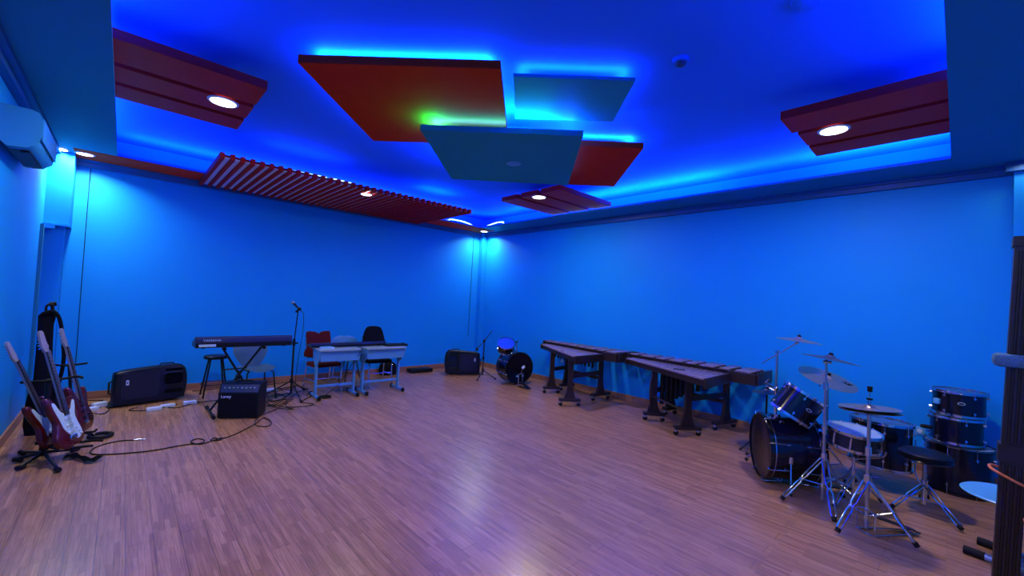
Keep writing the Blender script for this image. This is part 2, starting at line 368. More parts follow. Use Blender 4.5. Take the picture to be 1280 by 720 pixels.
square_panel('small blue rectangular panel hung close under the ceiling behind the red and blue ones', [(-4.16, -5.44), (-3.47, -6.12), (-2.95, -5.57), (-3.62, -4.90)], 3.38, 0.03, 'bluepanel', power=14)
# green tinted strip end at the left corner of the blue-green panel
o = MB().tube([(-4.20, -4.31, 3.267), (-4.10, -4.20, 3.267), (-4.0, -4.09, 3.267)], 0.012, 6).build('light_strip', 'greenled', CP); o['label'] = 'green-yellow strip end'
area('green_light', (-4.14, -4.27, 3.262), 0.25, 0.10, 30, (0.0, 1.0, 0.0), (0, 0, 1), PI/4)
area('green_light', (-3.75, -4.75, 3.265), 1.1, 0.06, 16, (0.0, 1.0, 0.1), (0, 0, 1), -PI/4)
T = tag(MB().lathe([(0, 3.192), (0.07, 3.192), (0.085, 3.195), (0.085, 3.2), (0, 3.2)], Matrix.Translation((-3.08, -4.31, 0))).build('ceiling_light', 'dim'), 'unlit round recessed lamp in the blue-green hanging panel', 'ceiling light')

def boards(label, x0, x1, ys, z, th):
    T = thing('ceiling_panel', label, 'ceiling panel', ((x0+x1)/2, sum(ys[0])/2, z))
    for (a, b) in ys: MB().bb(x0, x1, a, b, z, z+th).build('board', 'redwood', T)
    for xb_ in (x0+0.25, x1-0.25): MB().bb(xb_-0.03, xb_+0.03, ys[0][0]+.25, ys[-1][1]-.05, z+th, z+th+0.025).build('batten', 'redwood', T)
    MB().bb(x0+0.5, x1-0.45, ys[0][0]+0.62, ys[-1][1]-0.15, z+th, CZ).build('mounting_block', 'ceiling', T)
    return T
boards('three dark red boards with a lit round lamp, hanging at the left by the air conditioner side', -6.62, -5.56, [(-3.97, -3.55), (-3.47, -3.13), (-3.05, -2.72)], 3.235, 0.07)
boards('three dark red boards with a lit lamp near the far corner of the room', -1.80, -0.50, [(-3.93, -3.55), (-3.47, -3.12), (-3.04, -2.66)], 3.235, 0.07)
# right group: boards run along the right wall direction
T = thing('ceiling_panel', 'three dark red boards with a lit lamp above the drum kit', 'ceiling panel', (-1.8, -7.4, 3.235))
for a, b, ye in ((-2.36, -2.00, -6.84), (-1.93, -1.58, -6.87), (-1.51, -1.20, -6.87)):
    MB().bb(a, b, -7.98, ye, 3.235, 3.305).build('board', 'redwood', T)
for yb_ in (-7.8, -7.15): MB().bb(-2.1, -1.25, yb_-0.03, yb_+0.03, 3.305, 3.33).build('batten', 'redwood', T)
MB().bb(-1.85, -1.35, -7.7, -7.2, 3.305, CZ).build('mounting_block', 'ceiling', T)
LL = ['lit round lamp on the red boards at the left of the ceiling', 'lit round lamp on the red boards above the drum kit', 'lit round lamp on the small red boards near the far corner', 'lit round lamp on the ceiling behind the viewpoint']
for (x, y), l in zip(LAMPS[:3], LL):
    T = thing('ceiling_light', l, 'ceiling light', (x, y, 3.225), )
    MB().lathe([(0.098, 3.226), (0.113, 3.226), (0.118, 3.232), (0.118, 3.2345), (0.098, 3.2345)], Matrix.Translation((x, y, 0)), closed=True).build('trim_ring', 'white', T)
    MB().lathe([(0, 3.226), (0.098, 3.226), (0.098, 3.2345), (0, 3.2345)], Matrix.Translation((x, y, 0))).build('diffuser', 'lamp', T)
DLB = ['small lit downlight in the red band beside the thin hanging cable', 'small lit downlight next to the air conditioner above the bulkhead', 'small lit downlight in the far corner of the border', 'lit downlight at the edge of the red slatted screen']
for (x, y, z), l in zip(DOWN_AND_FILL[:4], DLB):
    T = thing('downlight', l, 'downlight', (x, y, z-0.006))
    MB().lathe([(0.075, z-0.012), (0.09, z-0.012), (0.095, z-0.006), (0.075, z-0.006)], Matrix.Translation((x, y, 0)), closed=True, seg=24).build('trim_ring', 'white', T)
    MB().lathe([(0, z-0.011), (0.075, z-0.011), (0.075, z-0.006), (0, z-0.006)], Matrix.Translation((x, y, 0)), seg=24).build('diffuser', 'lamp', T)
# slatted screen
T = thing('slatted_screen', 'long ceiling screen of red slats under a pale board along the back wall', 'ceiling screen', (-3.77, -1.0, 3.07))
MB().bb(-5.56, -1.93, -1.93, -0.11, 3.112, 3.124).build('backing_board', 'palepanel', T)
mb = MB()
for i in range(36):
    x = -5.575 + i*0.1037; mb.bb(x-0.022, x+0.022, -2.0, -0.11, 3.086, 3.156)
mb.build('slats', 'slat', T)
MB().bb(-5.56, -1.93, -1.80, -1.66, 3.156, 3.186).bb(-5.56, -1.93, -0.60, -0.55, 3.155, HZ-0.001).build('batten', 'slat', T)
# detectors
T = thing('smoke_detector', 'small round ceiling detector with a dark underside, right of the hanging panels', 'detector', (-3.33, -6.42, CZ))
m_ = Matrix.Translation((-3.33, -6.42, 0))
MB().lathe([(0, CZ-0.03), (0.055, CZ-0.03), (0.06, CZ), (0, CZ)], m_).build('base', 'ceiling', T)
MB().lathe([(0, CZ-0.055), (0.03, CZ-0.05), (0.038, CZ-0.03), (0, CZ-0.03)], m_).build('sensor', 'navy', T)
T = thing('ceiling_speaker', 'round ceiling fitting at the top edge of the picture', 'ceiling speaker', (-3.42, -7.26, CZ))
m_ = Matrix.Translation((-3.42, -7.26, 0))
MB().lathe([(0, CZ-0.02), (0.085, CZ-0.02), (0.10, CZ-0.012), (0.105, CZ), (0, CZ)], m_, closed=False).build('ring', 'ceiling', T)
MB().lathe([(0, CZ-0.05), (0.05, CZ-0.045), (0.075, CZ-0.02), (0, CZ-0.02)], m_).build('dome', 'ceiling', T)
# air conditioner
T = thing('air_conditioner', 'white wall-mounted air conditioner high on the left wall', 'air conditioner', (XL, -2.5, 2.6))
y0, y1 = -2.98, -2.12
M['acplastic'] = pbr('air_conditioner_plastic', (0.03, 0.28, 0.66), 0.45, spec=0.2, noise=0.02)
prof = [(0, 2.62), (0.05, 2.575), (0.15, 2.585), (0.205, 2.63), (0.222, 2.70), (0.222, 2.82), (0.20, 2.87), (0.16, 2.885), (0, 2.885)]
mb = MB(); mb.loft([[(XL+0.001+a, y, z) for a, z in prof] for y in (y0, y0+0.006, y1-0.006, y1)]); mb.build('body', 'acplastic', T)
MB().loft([[(XL+0.228, y, 2.66), (XL+0.228, y, 2.83), (XL+0.222, y, 2.83), (XL+0.222, y, 2.66)] for y in (y0+0.01, y1-0.01)]).build('front_cover', 'acplastic', T)
mb = MB()
mb.loft([[(XL+0.045, y, 2.570), (XL+0.155, y, 2.580), (XL+0.155, y, 2.588), (XL+0.045, y, 2.580)] for y in (y0+0.10, y1-0.07)]); mb.build('air_outlet', 'aczvent', T)
MB().loft([[(XL+0.10, y, 2.562), (XL+0.150, y, 2.570), (XL+0.150, y, 2.573), (XL+0.10, y, 2.565)] for y in (y0+0.12, y1-0.09)]).build('louver', 'aczvent', T)
# wires and outlets on the walls
tag(MB().tube([(-6.74, -0.012, 3.06), (-6.742, -0.012, 2.4), (-6.738, -0.013, 1.2), (-6.735, -0.014, 0.6), (-6.75, -0.014, 0.24)], 0.004, 6, sm=4).build('hanging_cable', 'black'), 'thin dark cable hanging down the back wall above the guitars', 'cable')
tag(MB().tube([(-0.32, -0.012, 3.06), (-0.33, -0.012, 1.8), (-0.34, -0.013, 0.7)], 0.004, 6, sm=4).build('hanging_cable', 'darkmetal'), 'thin dark cable hanging near the far corner above the loudspeaker', 'cable')
def outlet(x, y, z, l):
    T = thing('wall_outlet', l, 'outlet', (x, y, z))
    MB().box((x-0.005, y, z), (0.01, 0.085, 0.085), bev=0.003).build('cover_plate', 'offwhite', T)
    MB().cyl((x-0.010, y, z), (x-0.013, y, z), 0.022, seg=20).build('socket', 'white', T)
outlet(0, -7.62, 0.42, 'square wall socket between the floor tom and the drum stack')
outlet(0, -2.63, 0.46, 'square wall socket behind the left end of the near-corner marimba')

# ============================================================ DRUMS
def tripod(T, base, zc, feet, mat='chrome', rad=0.008, zlow=0.16, double=True, foot='rubber', rl=0.0):
    """legs from a collar at height zc down to rubber feet, with braces back to the lower pole"""
    b = Vector((base[0], base[1], 0))
    MB().cyl(b+Vector((0, 0, zc-0.03)), b+Vector((0, 0, zc+0.03)), rad*2.6, seg=12).build('collar', mat, T)
    if double: MB().cyl(b+Vector((0, 0, zlow-0.02)), b+Vector((0, 0, zlow+0.02)), rad*2.2, seg=12).build('collar', mat, T)
    for (x, y) in feet:
        e = Vector((x, y, 0.022)); t = b+Vector((0, 0, zc)); d = (e-t); side = Vector((-d.y, d.x, 0)).normalized()
        mb = MB()
        if double:
            q = t+d*0.52
            for sg in (-1, 1):
                mb.tube([t+side*sg*0.012, t+d*0.08+side*sg*rad*2.0, q-d*0.06+side*sg*rad*2.0, q+side*sg*0.004, q+d*0.06+side*sg*rad*1.9, e-d*0.10+side*sg*rad*1.9, e-d*0.03+side*sg*0.004], rad*0.62, 6)
            mb.cyl(q-side*rad*2.2, q+side*rad*2.2, rad*0.7, seg=6)
        else: mb.cyl(t, e, rad, seg=8)
        L_ = mb.build('leg', mat, T)
        MB().tube([e-d.normalized()*0.035, e-d.normalized()*0.005], rad*1.9, 8).build('rubber_foot', foot, L_)
        br = b+Vector((0, 0, zlow)); q = t+d*0.52
        MB().cyl(br, q, rad*0.6, seg=6).build('brace', mat, T)

def lathe_at(prof, m, seg=40, closed=False): return MB().lathe(prof, m, seg, closed)
def lug_mesh(mb, m, ang, rad, z0, z1, kind, h):
    c, s_ = math.cos(ang), math.sin(ang)
    def P(rr, z): return m @ Vector((c*rr, s_*rr, z))
    if kind == 'tube':
        mb.cyl(P(rad+0.016, z0), P(rad+0.016, z1), 0.0075, seg=8)
        for z in (z0+0.012, z1-0.012): mb.cyl(P(rad-0.003, z), P(rad+0.016, z), 0.006, seg=8)
    else:
        mb.cyl(P(rad-0.003, (z0+z1)/2), P(rad+0.020, (z0+z1)/2), 0.013, 0.010, seg=10)
def drum(T, m, rad, h, shell='drumshell', head='drumhead', rear='clearhead', hoop='chrome', nl=8, kind='tube', hw=0.014, hh=0.022, badge=None, rods=True, a0=0.2, seam=True):
    """m places the drum axis: z = 0 bottom hoop edge, z = h top hoop edge"""
    MB().lathe([(rad, 0.010), (rad, h-0.010), (rad-0.008, h-0.010), (rad-0.008, 0.010)], m, 48, True).build('shell', shell, T)
    for z, hd, nm in ((h-0.008, head, 'top_head'), (0.004, rear, 'bottom_head')):
        MB().lathe([(0, z+0.003), (rad*0.96, z+0.002), (rad+0.002, z), (rad+0.002, z-0.003), (0, z-0.003 if z > h/2 else z-0.002)], m, 48).build(nm, hd, T)
    for z0, nm in ((h-hh, 'top_hoop'), (0.0, 'bottom_hoop')):
        z1 = z0+hh; r0 = rad+0.003
        MB().lathe([(r0, z0), (r0+hw, z0), (r0+hw, z0+0.004), (r0+hw*0.45, z0+0.006), (r0+hw*0.45, z1-0.004), (r0+hw, z1-0.003), (r0+hw, z1+0.002), (r0, z1+0.002)], m, 48, True).build(nm, hoop, T)
    for i in range(nl):
        a = a0+2*PI*i/nl; mb = MB(); c, s_ = math.cos(a), math.sin(a)
        if kind == 'tube': lug_mesh(mb, m, a, rad, h*0.22, h*0.78, 'tube', h); mb.build('lug', 'chrome', T)
        for lo in (True, False):
            mb = MB()
            if kind != 'tube': lug_mesh(mb, m, a, rad, h*0.16 if lo else h*0.76, h*0.24 if lo else h*0.84, 'small', h)
            za, zb = (0.004, h*0.25) if lo else (h*0.75, h+0.006)
            mb.cyl(m @ Vector((c*(rad+0.013), s_*(rad+0.013), za)), m @ Vector((c*(rad+0.013), s_*(rad+0.013), zb)), 0.003, seg=6)
            if not lo: mb.cyl(m @ Vector((c*(rad+0.013), s_*(rad+0.013), h+0.000)), m @ Vector((c*(rad+0.013), s_*(rad+0.013), h+0.009)), 0.006, seg=6)
            mb.build('lug' if kind != 'tube' else 'tension_rod', 'chrome', T)
    if badge is not None:
        c, s_ = math.cos(badge), math.sin(badge)
        bm_ = m @ frame((c*(rad+0.001), s_*(rad+0.001), h*0.55), (c, s_, 0), (-s_, c, 0))
        b = MB().prism([(0.026*math.cos(2*PI*k/20), 0.013*math.sin(2*PI*k/20)) for k in range(20)], 0, 0.003, bm_).build('badge', 'white', T)
        MB().prism([(0.021*math.cos(2*PI*k/20), 0.009*math.sin(2*PI*k/20)) for k in range(20)], 0.003, 0.004, bm_).build('badge_field', 'blackgloss', b)
def bass_drum(T, m, rad, h, headc, rearc, spurs=True, nl=8):
    """axis z from rear (0) to front (h)"""
    MB().lathe([(rad-0.018, 0.02), (rad-0.018, h-0.02), (rad-0.026, h-0.02), (rad-0.026, 0.02)], m, 56, True).build('shell', 'drumshell', T)
    for z0, nm in ((0.0, 'rear_hoop'), (h-0.04, 'front_hoop')):
        MB().lathe([(rad-0.020, z0), (rad-0.004, z0), (rad, z0+0.004), (rad, z0+0.036), (rad-0.004, z0+0.04), (rad-0.020, z0+0.04)], m, 56, True).build(nm, 'blackgloss', T)
    MB().lathe([(0, h-0.014), (rad-0.03, h-0.014), (rad-0.021, h-0.010), (rad-0.021, h-0.018), (0, h-0.018)], m, 56).build('front_head', headc, T)
    MB().lathe([(0, 0.014), (rad-0.021, 0.014), (rad-0.021, 0.018), (0, 0.018)], m, 56).build('rear_head', rearc, T)
    # bright inner rings beside the hoops
    for z in (h-0.047, 0.047):
        MB().lathe([(rad-0.019, z-0.004), (rad-0.008, z-0.004), (rad-0.008, z+0.004), (rad-0.019, z+0.004)], m, 56, True).build('rim_ring', 'chrome', T)
    for i in range(nl):
        a = 0.35+2*PI*i/nl; c, s_ = math.cos(a), math.sin(a)
        def P(rr, z): return m @ Vector((c*rr, s_*rr, z))
        for (z, e) in ((h, -1), (0, 1)):
            mb = MB()
            mb.tube([P(rad-0.016, z-e*0.006), P(rad+0.010, z-e*0.006), P(rad+0.012, z+e*0.030), P(rad+0.010, z+e*0.055)], 0.006, 6)
            mb.cyl(P(rad+0.008, z+e*0.05), P(rad+0.004, z+e*0.13), 0.0035, seg=6)
            mb.build('claw', 'chrome', T)
        MB().tube([P(rad-0.020, h*0.28), P(rad-0.002, h*0.30), P(rad-0.002, h*0.34), P(rad-0.020, h*0.36)], 0.008, 8).build('lug', 'chrome', T)
        mb = MB().tube([P(rad-0.020, h*0.64), P(rad-0.002, h*0.66), P(rad-0.002, h*0.70), P(rad-0.020, h*0.72)], 0.008, 8)
        mb.build('lug', 'chrome', T)
def cymbal(T, c, n, rad, mat='cymbal', seg=48, name='cymbal_disc'):
    m = frame(c, n)
    p = [(0.006, 0.024), (0.02, 0.022), (rad*0.17, 0.012), (rad*0.22, 0.004), (rad*0.6, -0.006), (rad, -0.020), (rad, -0.0215), (rad*0.6, -0.0075), (rad*0.22, 0.0025), (rad*0.16, 0.010), (0.006, 0.022)]
    return MB().lathe(p, m, seg, True).build(name, mat, T)
def cymbal_top(T, c, n):
    n = Vector(n).normalized(); c = Vector(c)
    MB().cyl(c-n*0.03, c+n*0.06, 0.004, seg=8).build('threaded_rod', 'chrome', T)
    MB().cyl(c+n*0.024, c+n*0.040, 0.018, 0.015, seg=14).build('felt_washer', 'blackmatte', T)
    MB().cyl(c-n*0.015, c+n*0.008, 0.015, seg=14).build('felt_washer', 'blackmatte', T)
    MB().box(c+n*0.05, (0.035, 0.008, 0.016), bev=0.002).build('wing_nut', 'chrome', T)

# --- main kit
FR = Vector((-1.72, -6.58, 0.315)); ax = Vector((-0.56, 0.828, 0)).normalized(); BL = 0.46
T = thing('bass_drum', 'large black bass drum with chrome claws, front of the main drum kit', 'drum', (-1.6, -6.8, 0))
bass_drum(T, frame(FR-ax*BL, ax), 0.305, BL, 'darkhead', 'drumhead')
sd = Vector((ax.y, -ax.x, 0))
for sg, nm in ((-1, 0), (1, 1)):
    c0 = FR-ax*0.17+sd*sg*0.275+Vector((0, 0, -0.03)); e = c0+sd*sg*0.10+ax*0.03; e.z = 0.012
    MB().cyl(c0+Vector((0, 0, 0.03)), c0-Vector((0, 0, 0.03)), 0.02, seg=12).build('spur_bracket', 'chrome', T)
    L_ = MB().cyl(c0, e, 0.007, seg=8).build('spur', 'chrome', T)
    MB().ball(e, 0.013).build('rubber_tip', 'rubber', L_)
# pedal at the rear head
rc = FR-ax*(BL+0.03)
T = thing('bass_drum_pedal', 'chrome bass drum pedal behind the big bass drum of the main kit', 'drum pedal', (rc.x, rc.y, 0))
pb = rc-ax*0.01
for sg in (-1, 1): MB().cyl(pb+sd*0.05*sg-Vector((0, 0, 0.30)), pb+sd*0.05*sg-Vector((0, 0, 0.10)), 0.007, seg=8).build('post', 'chrome', T)
MB().cyl(pb-sd*0.07-Vector((0, 0, 0.10)), pb+sd*0.07-Vector((0, 0, 0.10)), 0.006, seg=8).build('axle', 'chrome', T)
MB().cyl(pb-Vector((0, 0, 0.10)), pb-ax*0.06+Vector((0, 0, 0.06)), 0.004, seg=8).build('beater_shaft', 'chrome', T)
MB().ball(pb-ax*0.06+Vector((0, 0, 0.07)), 0.025).build('beater', 'blackmatte', T)
MB().loft([[pb-ax*a+sd*0.04-Vector((0, 0, z)), pb-ax*a-sd*0.04-Vector((0, 0, z)), pb-ax*a-sd*0.04-Vector((0, 0, z+0.008)), pb-ax*a+sd*0.04-Vector((0, 0, z+0.008))] for a, z in ((0.02, 0.22), (0.30, 0.29))]).build('footboard', 'steel', T)
MB().box(pb-ax*0.15-Vector((0, 0, 0.309)), (0.30, 0.07, 0.01), rz=math.atan2(ax.y, ax.x)).build('base_plate', 'darkmetal', T)
# rack tom, tilted towards the player
TA = Vector((0.24, -0.46, 0.86)).normalized()
T = thing('rack_tom', 'black tilted tom with chrome hoops mounted above the big bass drum', 'drum', (-1.62, -6.83, 0.72))
drum(T, frame(Vector((-1.67, -6.87, 0.76))-TA*0.13, TA, (1, 0, 0)), 0.182, 0.26, head='drumhead', nl=6, kind='small', badge=-2.5)
T = thing('tom_holder', 'chrome double tom holder rising from the top of the big bass drum', 'drum hardware', (-1.56, -6.75, 0.62))
hb_ = FR-ax*0.13+Vector((0, 0, 0.285))
MB().cyl(hb_, hb_+Vector((0, 0, 0.03)), 0.045, seg=16).build('mount_plate', 'chrome', T)
MB().cyl(hb_, hb_+Vector((0, 0, 0.27)), 0.012, seg=12).build('post', 'chrome', T)
MB().ball(hb_+Vector((0, 0, 0.27)), 0.024).build('ball_joint', 'chrome', T)
MB().ball(hb_+Vector((0.0, -0.04, 0.20)), 0.020).build('ball_joint', 'chrome', T)
MB().tube([hb_+Vector((0, 0, 0.27)), hb_+Vector((-0.05, 0.08, 0.32)), hb_+Vector((-0.08, 0.04, 0.36))], 0.007, 8).build('arm', 'chrome', T)
MB().tube([hb_+Vector((0, 0, 0.24)), hb_+Vector((0.08, -0.03, 0.22)), hb_+Vector((0.10, -0.10, 0.17))], 0.007, 8).build('arm', 'chrome', T)
MB().cyl(hb_+Vector((0.03, 0.02, 0.24)), hb_+Vector((0.03, 0.09, 0.28)), 0.006, seg=8).cyl(hb_+Vector((0.02, 0.09, 0.28)), hb_+Vector((0.07, 0.09, 0.28)), 0.006, seg=8).build('clamp_handle', 'chrome', T)
# snare
SN = Vector((-1.66, -7.29, 0.635)); sn = Vector((-0.05, -0.10, 1)).normalized()
T = thing('snare_drum', 'shallow dark snare drum with pale head and chrome hoops, middle of the kit', 'drum', (SN.x, SN.y, 0.5))
drum(T, frame(SN-sn*0.15, sn, (1, 0, 0)), 0.178, 0.15, shell='snareshell', head='drumhead', nl=10, kind='tube', a0=0.05)
MB().box(SN-sn*0.155+Vector((0, 0, 0)), (0.05, 0.26, 0.006)).build('snare_wires', 'steel', T)
T = thing('snare_stand', 'chrome basket stand under the snare drum', 'drum stand', (-1.66, -7.29, 0))
sb = Vector((-1.66, -7.29, 0))
MB().cyl(sb+Vector((0, 0, 0.05)), sb+Vector((0, 0, 0.40)), 0.011, seg=12).build('pole', 'chrome', T)
for k in range(3):
    a = 0.5+k*2*PI/3; d = Vector((math.cos(a), math.sin(a), 0))
    MB().tube([sb+Vector((0, 0, 0.38)), sb+d*0.10+Vector((0, 0, 0.42)), sb+d*0.185+Vector((0, 0, 0.455)), sb+d*0.205+Vector((0, 0, 0.50))], 0.007, 8, sm=3).build('basket_arm', 'chrome', T)
tripod(T, (sb.x, sb.y), 0.26, [(-1.93, -7.20), (-1.45, -7.46), (-1.52, -7.05)], rad=0.007, zlow=0.07)
# floor tom
T = thing('floor_tom', 'large black floor tom standing on bent chrome legs near the wall', 'drum', (-0.88, -7.38, 0))
drum(T, frame((-0.88, -7.38, 0.19), (0.03, -0.02, 1), (1, 0, 0)), 0.228, 0.43, head='clearhead', nl=8, kind='small', badge=None)
for k in range(3):
    a = 2.45+k*2*PI/3; d = Vector((math.cos(a), math.sin(a), 0)); c = Vector((-0.88, -7.38, 0))
    L_ = MB().tube([c+d*0.258+Vector((0, 0, 0.50)), c+d*0.258+Vector((0, 0, 0.20)), c+d*0.27+Vector((0, 0, 0.16)), c+d*0.335+Vector((0, 0, 0.06)), c+d*0.345+Vector((0, 0, 0.015))], 0.006, 8).build('leg', 'chrome', T)
    MB().tube([c+d*0.342+Vector((0, 0, 0.035)), c+d*0.345+Vector((0, 0, 0.002))], 0.013, 8).build('rubber_foot', 'rubber', L_)
    MB().box((c+d*0.245+Vector((0, 0, 0.40))), (0.05, 0.03, 0.05), rz=a).build('leg_bracket', 'chrome', T)
# hi-hat
HX, HY = -2.18, -7.44
T = thing('hi_hat_stand', 'chrome hi-hat stand with two pale cymbals and a pedal, nearest stand of the kit', 'cymbal stand', (HX, HY, 0))
MB().cyl((HX, HY, 0.03), (HX, HY, 0.60), 0.0135, seg=14).cyl((HX, HY, 0.60), (HX, HY, 0.88), 0.0115, seg=14).build('pole', 'steel', T)
MB().cyl((HX, HY, 0.57), (HX, HY, 0.63), 0.020, seg=14).box((HX+0.03, HY, 0.60), (0.04, 0.012, 0.02)).build('height_clamp', 'chrome', T)
MB().cyl((HX, HY, 0.88), (HX, HY, 1.05), 0.0035, seg=8).build('pull_rod', 'chrome', T)
MB().cyl((HX, HY, 1.045), (HX, HY, 1.085), 0.015, 0.017, seg=12).build('rod_cap', 'rubber', T)
MB().cyl((HX, HY, 0.875), (HX, HY, 0.90), 0.022, seg=14).build('felt_seat', 'blackmatte', T)
cymbal(T, (HX, HY, 0.905), (-0.03, -0.07, -1), 0.185); cymbal(T, (HX, HY, 0.925), (0.03, 0.05, 1), 0.188)
MB().cyl((HX, HY, 0.945), (HX, HY, 0.985), 0.012, 0.010, seg=12).build('clutch', 'chrome', T)
MB().box((HX, HY, 0.99), (0.045, 0.02, 0.008)).cyl((HX, HY, 0.985), (HX, HY, 0.995), 0.02, seg=12).build('wing_nut', 'blackmatte', T)
tripod(T, (HX, HY), 0.40, [(-2.42, -7.30), (-2.20, -7.72)], rad=0.0095, zlow=0.12)
MB().tube([(HX-0.06, HY-0.055, 0.16), (HX-0.06, HY-0.055, 0.012), (HX-0.05, HY+0.0, 0.012), (HX+0.02, HY+0.06, 0.012), (HX+0.02, HY+0.06, 0.16), (HX-0.0, HY+0.02, 0.175), (HX-0.04, HY-0.03, 0.175)], 0.006, 8, closed=True).build('pedal_frame', 'chrome', T)
MB().loft([[Vector((HX, HY, 0))+Vector((0.30, -0.26, 0))*a+Vector((0.028, 0.032, z)), Vector((HX, HY, 0))+Vector((0.30, -0.26, 0))*a-Vector((0.028, 0.032, -z)), Vector((HX, HY, 0))+Vector((0.30, -0.26, 0))*a-Vector((0.028, 0.032, -z+0.008)), Vector((HX, HY, 0))+Vector((0.30, -0.26, 0))*a+Vector((0.028, 0.032, z-0.008))] for a, z in ((0.12, 0.13), (0.95, 0.03))]).build('footboard', 'darkmetal', T)
MB().tube([(HX-0.05, HY-0.05, 0.012), (HX+0.28, HY-0.27, 0.012), (HX+0.31, HY-0.23, 0.012), (HX+0.02, HY+0.05, 0.012)], 0.005, 6).build('base_rod', 'steel', T)
MB().tube([(HX+0.02, HY+0.0, 0.40), (HX+0.02, HY-0.07, 0.42)], 0.010, 8).build('wing_bolt', 'navy', T)
# flat cymbal stand
CX, CY = -1.89, -7.12
T = thing('cymbal_stand', 'straight chrome stand with a thin tilted cymbal seen edge-on, centre of the kit', 'cymbal stand', (CX, CY, 0))
MB().cyl((CX, CY, 0.04), (CX, CY, 0.62), 0.0135, seg=14).cyl((CX, CY, 0.62), (CX, CY, 1.0), 0.011, seg=14).cyl((CX, CY, 1.0), (CX, CY, 1.20), 0.009, seg=14).build('pole', 'steel', T)
for z in (0.62, 1.0): MB().cyl((CX, CY, z-0.03), (CX, CY, z+0.03), 0.019, seg=14).box((CX-0.02, CY+0.02, z), (0.05, 0.01, 0.02), rz=-0.8).build('height_clamp', 'chrome', T)
MB().ball((CX, CY, 0.62), 0.012).build('clamp_pad', 'bluehead', T)
MB().ball((CX, CY, 1.205), 0.019).cyl((CX-0.02, CY+0.02, 1.205), (CX+0.015, CY-0.03, 1.205), 0.012, seg=10).build('tilter', 'chrome', T)
cc = Vector((CX+0.01, CY-0.025, 1.245))
cn = Vector((0.10, -0.127, 1)).normalized(); cymbal(T, cc, cn, 0.212, 'darkcymbal'); cymbal_top(T, cc, cn)
tripod(T, (CX, CY), 0.40, [(-2.15, -6.88), (-2.24, -7.26), (-1.62, -7.22)], rad=0.0095, zlow=0.16)
# boom stand crash
T = thing('cymbal_stand', 'chrome boom stand with the highest thin cymbal, behind the bass drum', 'cymbal stand', (-1.30, -6.60, 0))
MB().cyl((-1.30, -6.60, 0.04), (-1.30, -6.60, 0.8), 0.0135, seg=12).cyl((-1.30, -6.60, 0.8), (-1.30, -6.60, 1.19), 0.011, seg=12).build('pole', 'steel', T)
MB().cyl((-1.30, -6.60, 0.77), (-1.30, -6.60, 0.83), 0.019, seg=12).build('height_clamp', 'chrome', T)
MB().ball((-1.30, -6.60, 1.195), 0.022).box((-1.30, -6.60, 1.195), (0.05, 0.02, 0.03)).build('tilter', 'chrome', T)
MB().cyl((-1.34, -6.47, 1.065), (-1.27, -6.76, 1.305), 0.007, seg=10).build('boom_arm', 'chrome', T)
MB().ball((-1.27, -6.765, 1.31), 0.018).build('boom_tilter', 'chrome', T)
cn = Vector((0.03, -0.085, 1)).normalized()
cymbal(T, (-1.27, -6.78, 1.35), cn, 0.195, 'cymbal'); cymbal_top(T, (-1.27, -6.78, 1.35), cn)
tripod(T, (-1.30, -6.60), 0.36, [(-1.18, -6.30), (-1.02, -6.76), (-1.40, -6.36)], rad=0.009, zlow=0.14)
# ride
T = thing('ride_cymbal_stand', 'chrome stand with a broad pale cymbal marked with a dark emblem, over the tom', 'cymbal stand', (-1.22, -7.0, 0))
rx, ry = -1.22, -7.02
MB().cyl((rx, ry, 0.04), (rx, ry, 0.6), 0.0135, seg=12).cyl((rx, ry, 0.6), (rx, ry, 0.955), 0.010, seg=12).build('pole', 'steel', T)
MB().ball((rx, ry, 0.955), 0.018).build('tilter', 'chrome', T)
rn = Vector((-0.146, -0.33, 1)).normalized(); rcn = Vector((rx, ry, 1.0))
cymbal(T, rcn, rn, 0.25); cymbal_top(T, rcn, rn)
side = Vector((0.30, -0.95, 0)); side = (side-rn*side.dot(rn)).normalized(); up_ = rn.cross(side)
if up_.x < 0: up_ = -up_
mm = frame(rcn+side*0.135-rn*0.0055, rn, side)
if (mm.to_3x3() @ Vector((0, 1, 0))).x < 0: pass
em = MB()
em.tube([mm @ Vector(q) for q in [(-0.035, 0.022, 0), (-0.05, 0.008, 0), (-0.045, -0.012, 0), (-0.02, -0.022, 0), (0.0, -0.012, 0)]], 0.004, 6, sm=3)
em.tube([mm @ Vector(q) for q in [(-0.02, 0.03, 0), (0.025, 0.024, 0), (-0.005, -0.028, 0), (0.045, -0.026, 0)]], 0.004, 6)
em.tube([mm @ Vector(q) for q in [(0.03, 0.004, 0), (0.07, 0.004, 0)]], 0.004, 6)
em.build('emblem', 'blackmatte', T)
tripod(T, (rx, ry), 0.34, [(-0.98, -6.86), (-1.10, -7.24), (-1.24, -6.76)], rad=0.009, zlow=0.14)
# low dark cymbal
T = thing('low_cymbal_stand', 'small dark cymbal on a low stand between the marimba and the bass drum', 'cymbal stand', (-0.95, -6.42, 0))
MB().cyl((-0.95, -6.42, 0.03), (-0.95, -6.42, 0.70), 0.010, seg=10).build('pole', 'darkmetal', T)
cymbal(T, (-0.95, -6.42, 0.72), (0.0, 0.05, 1), 0.15, 'darkcymbal'); cymbal_top(T, (-0.95, -6.42, 0.72), (0, 0.05, 1))
tripod(T, (-0.95, -6.42), 0.28, [(-0.80, -6.18), (-0.68, -6.52), (-1.10, -6.20)], mat='darkmetal', rad=0.007, zlow=0.10)
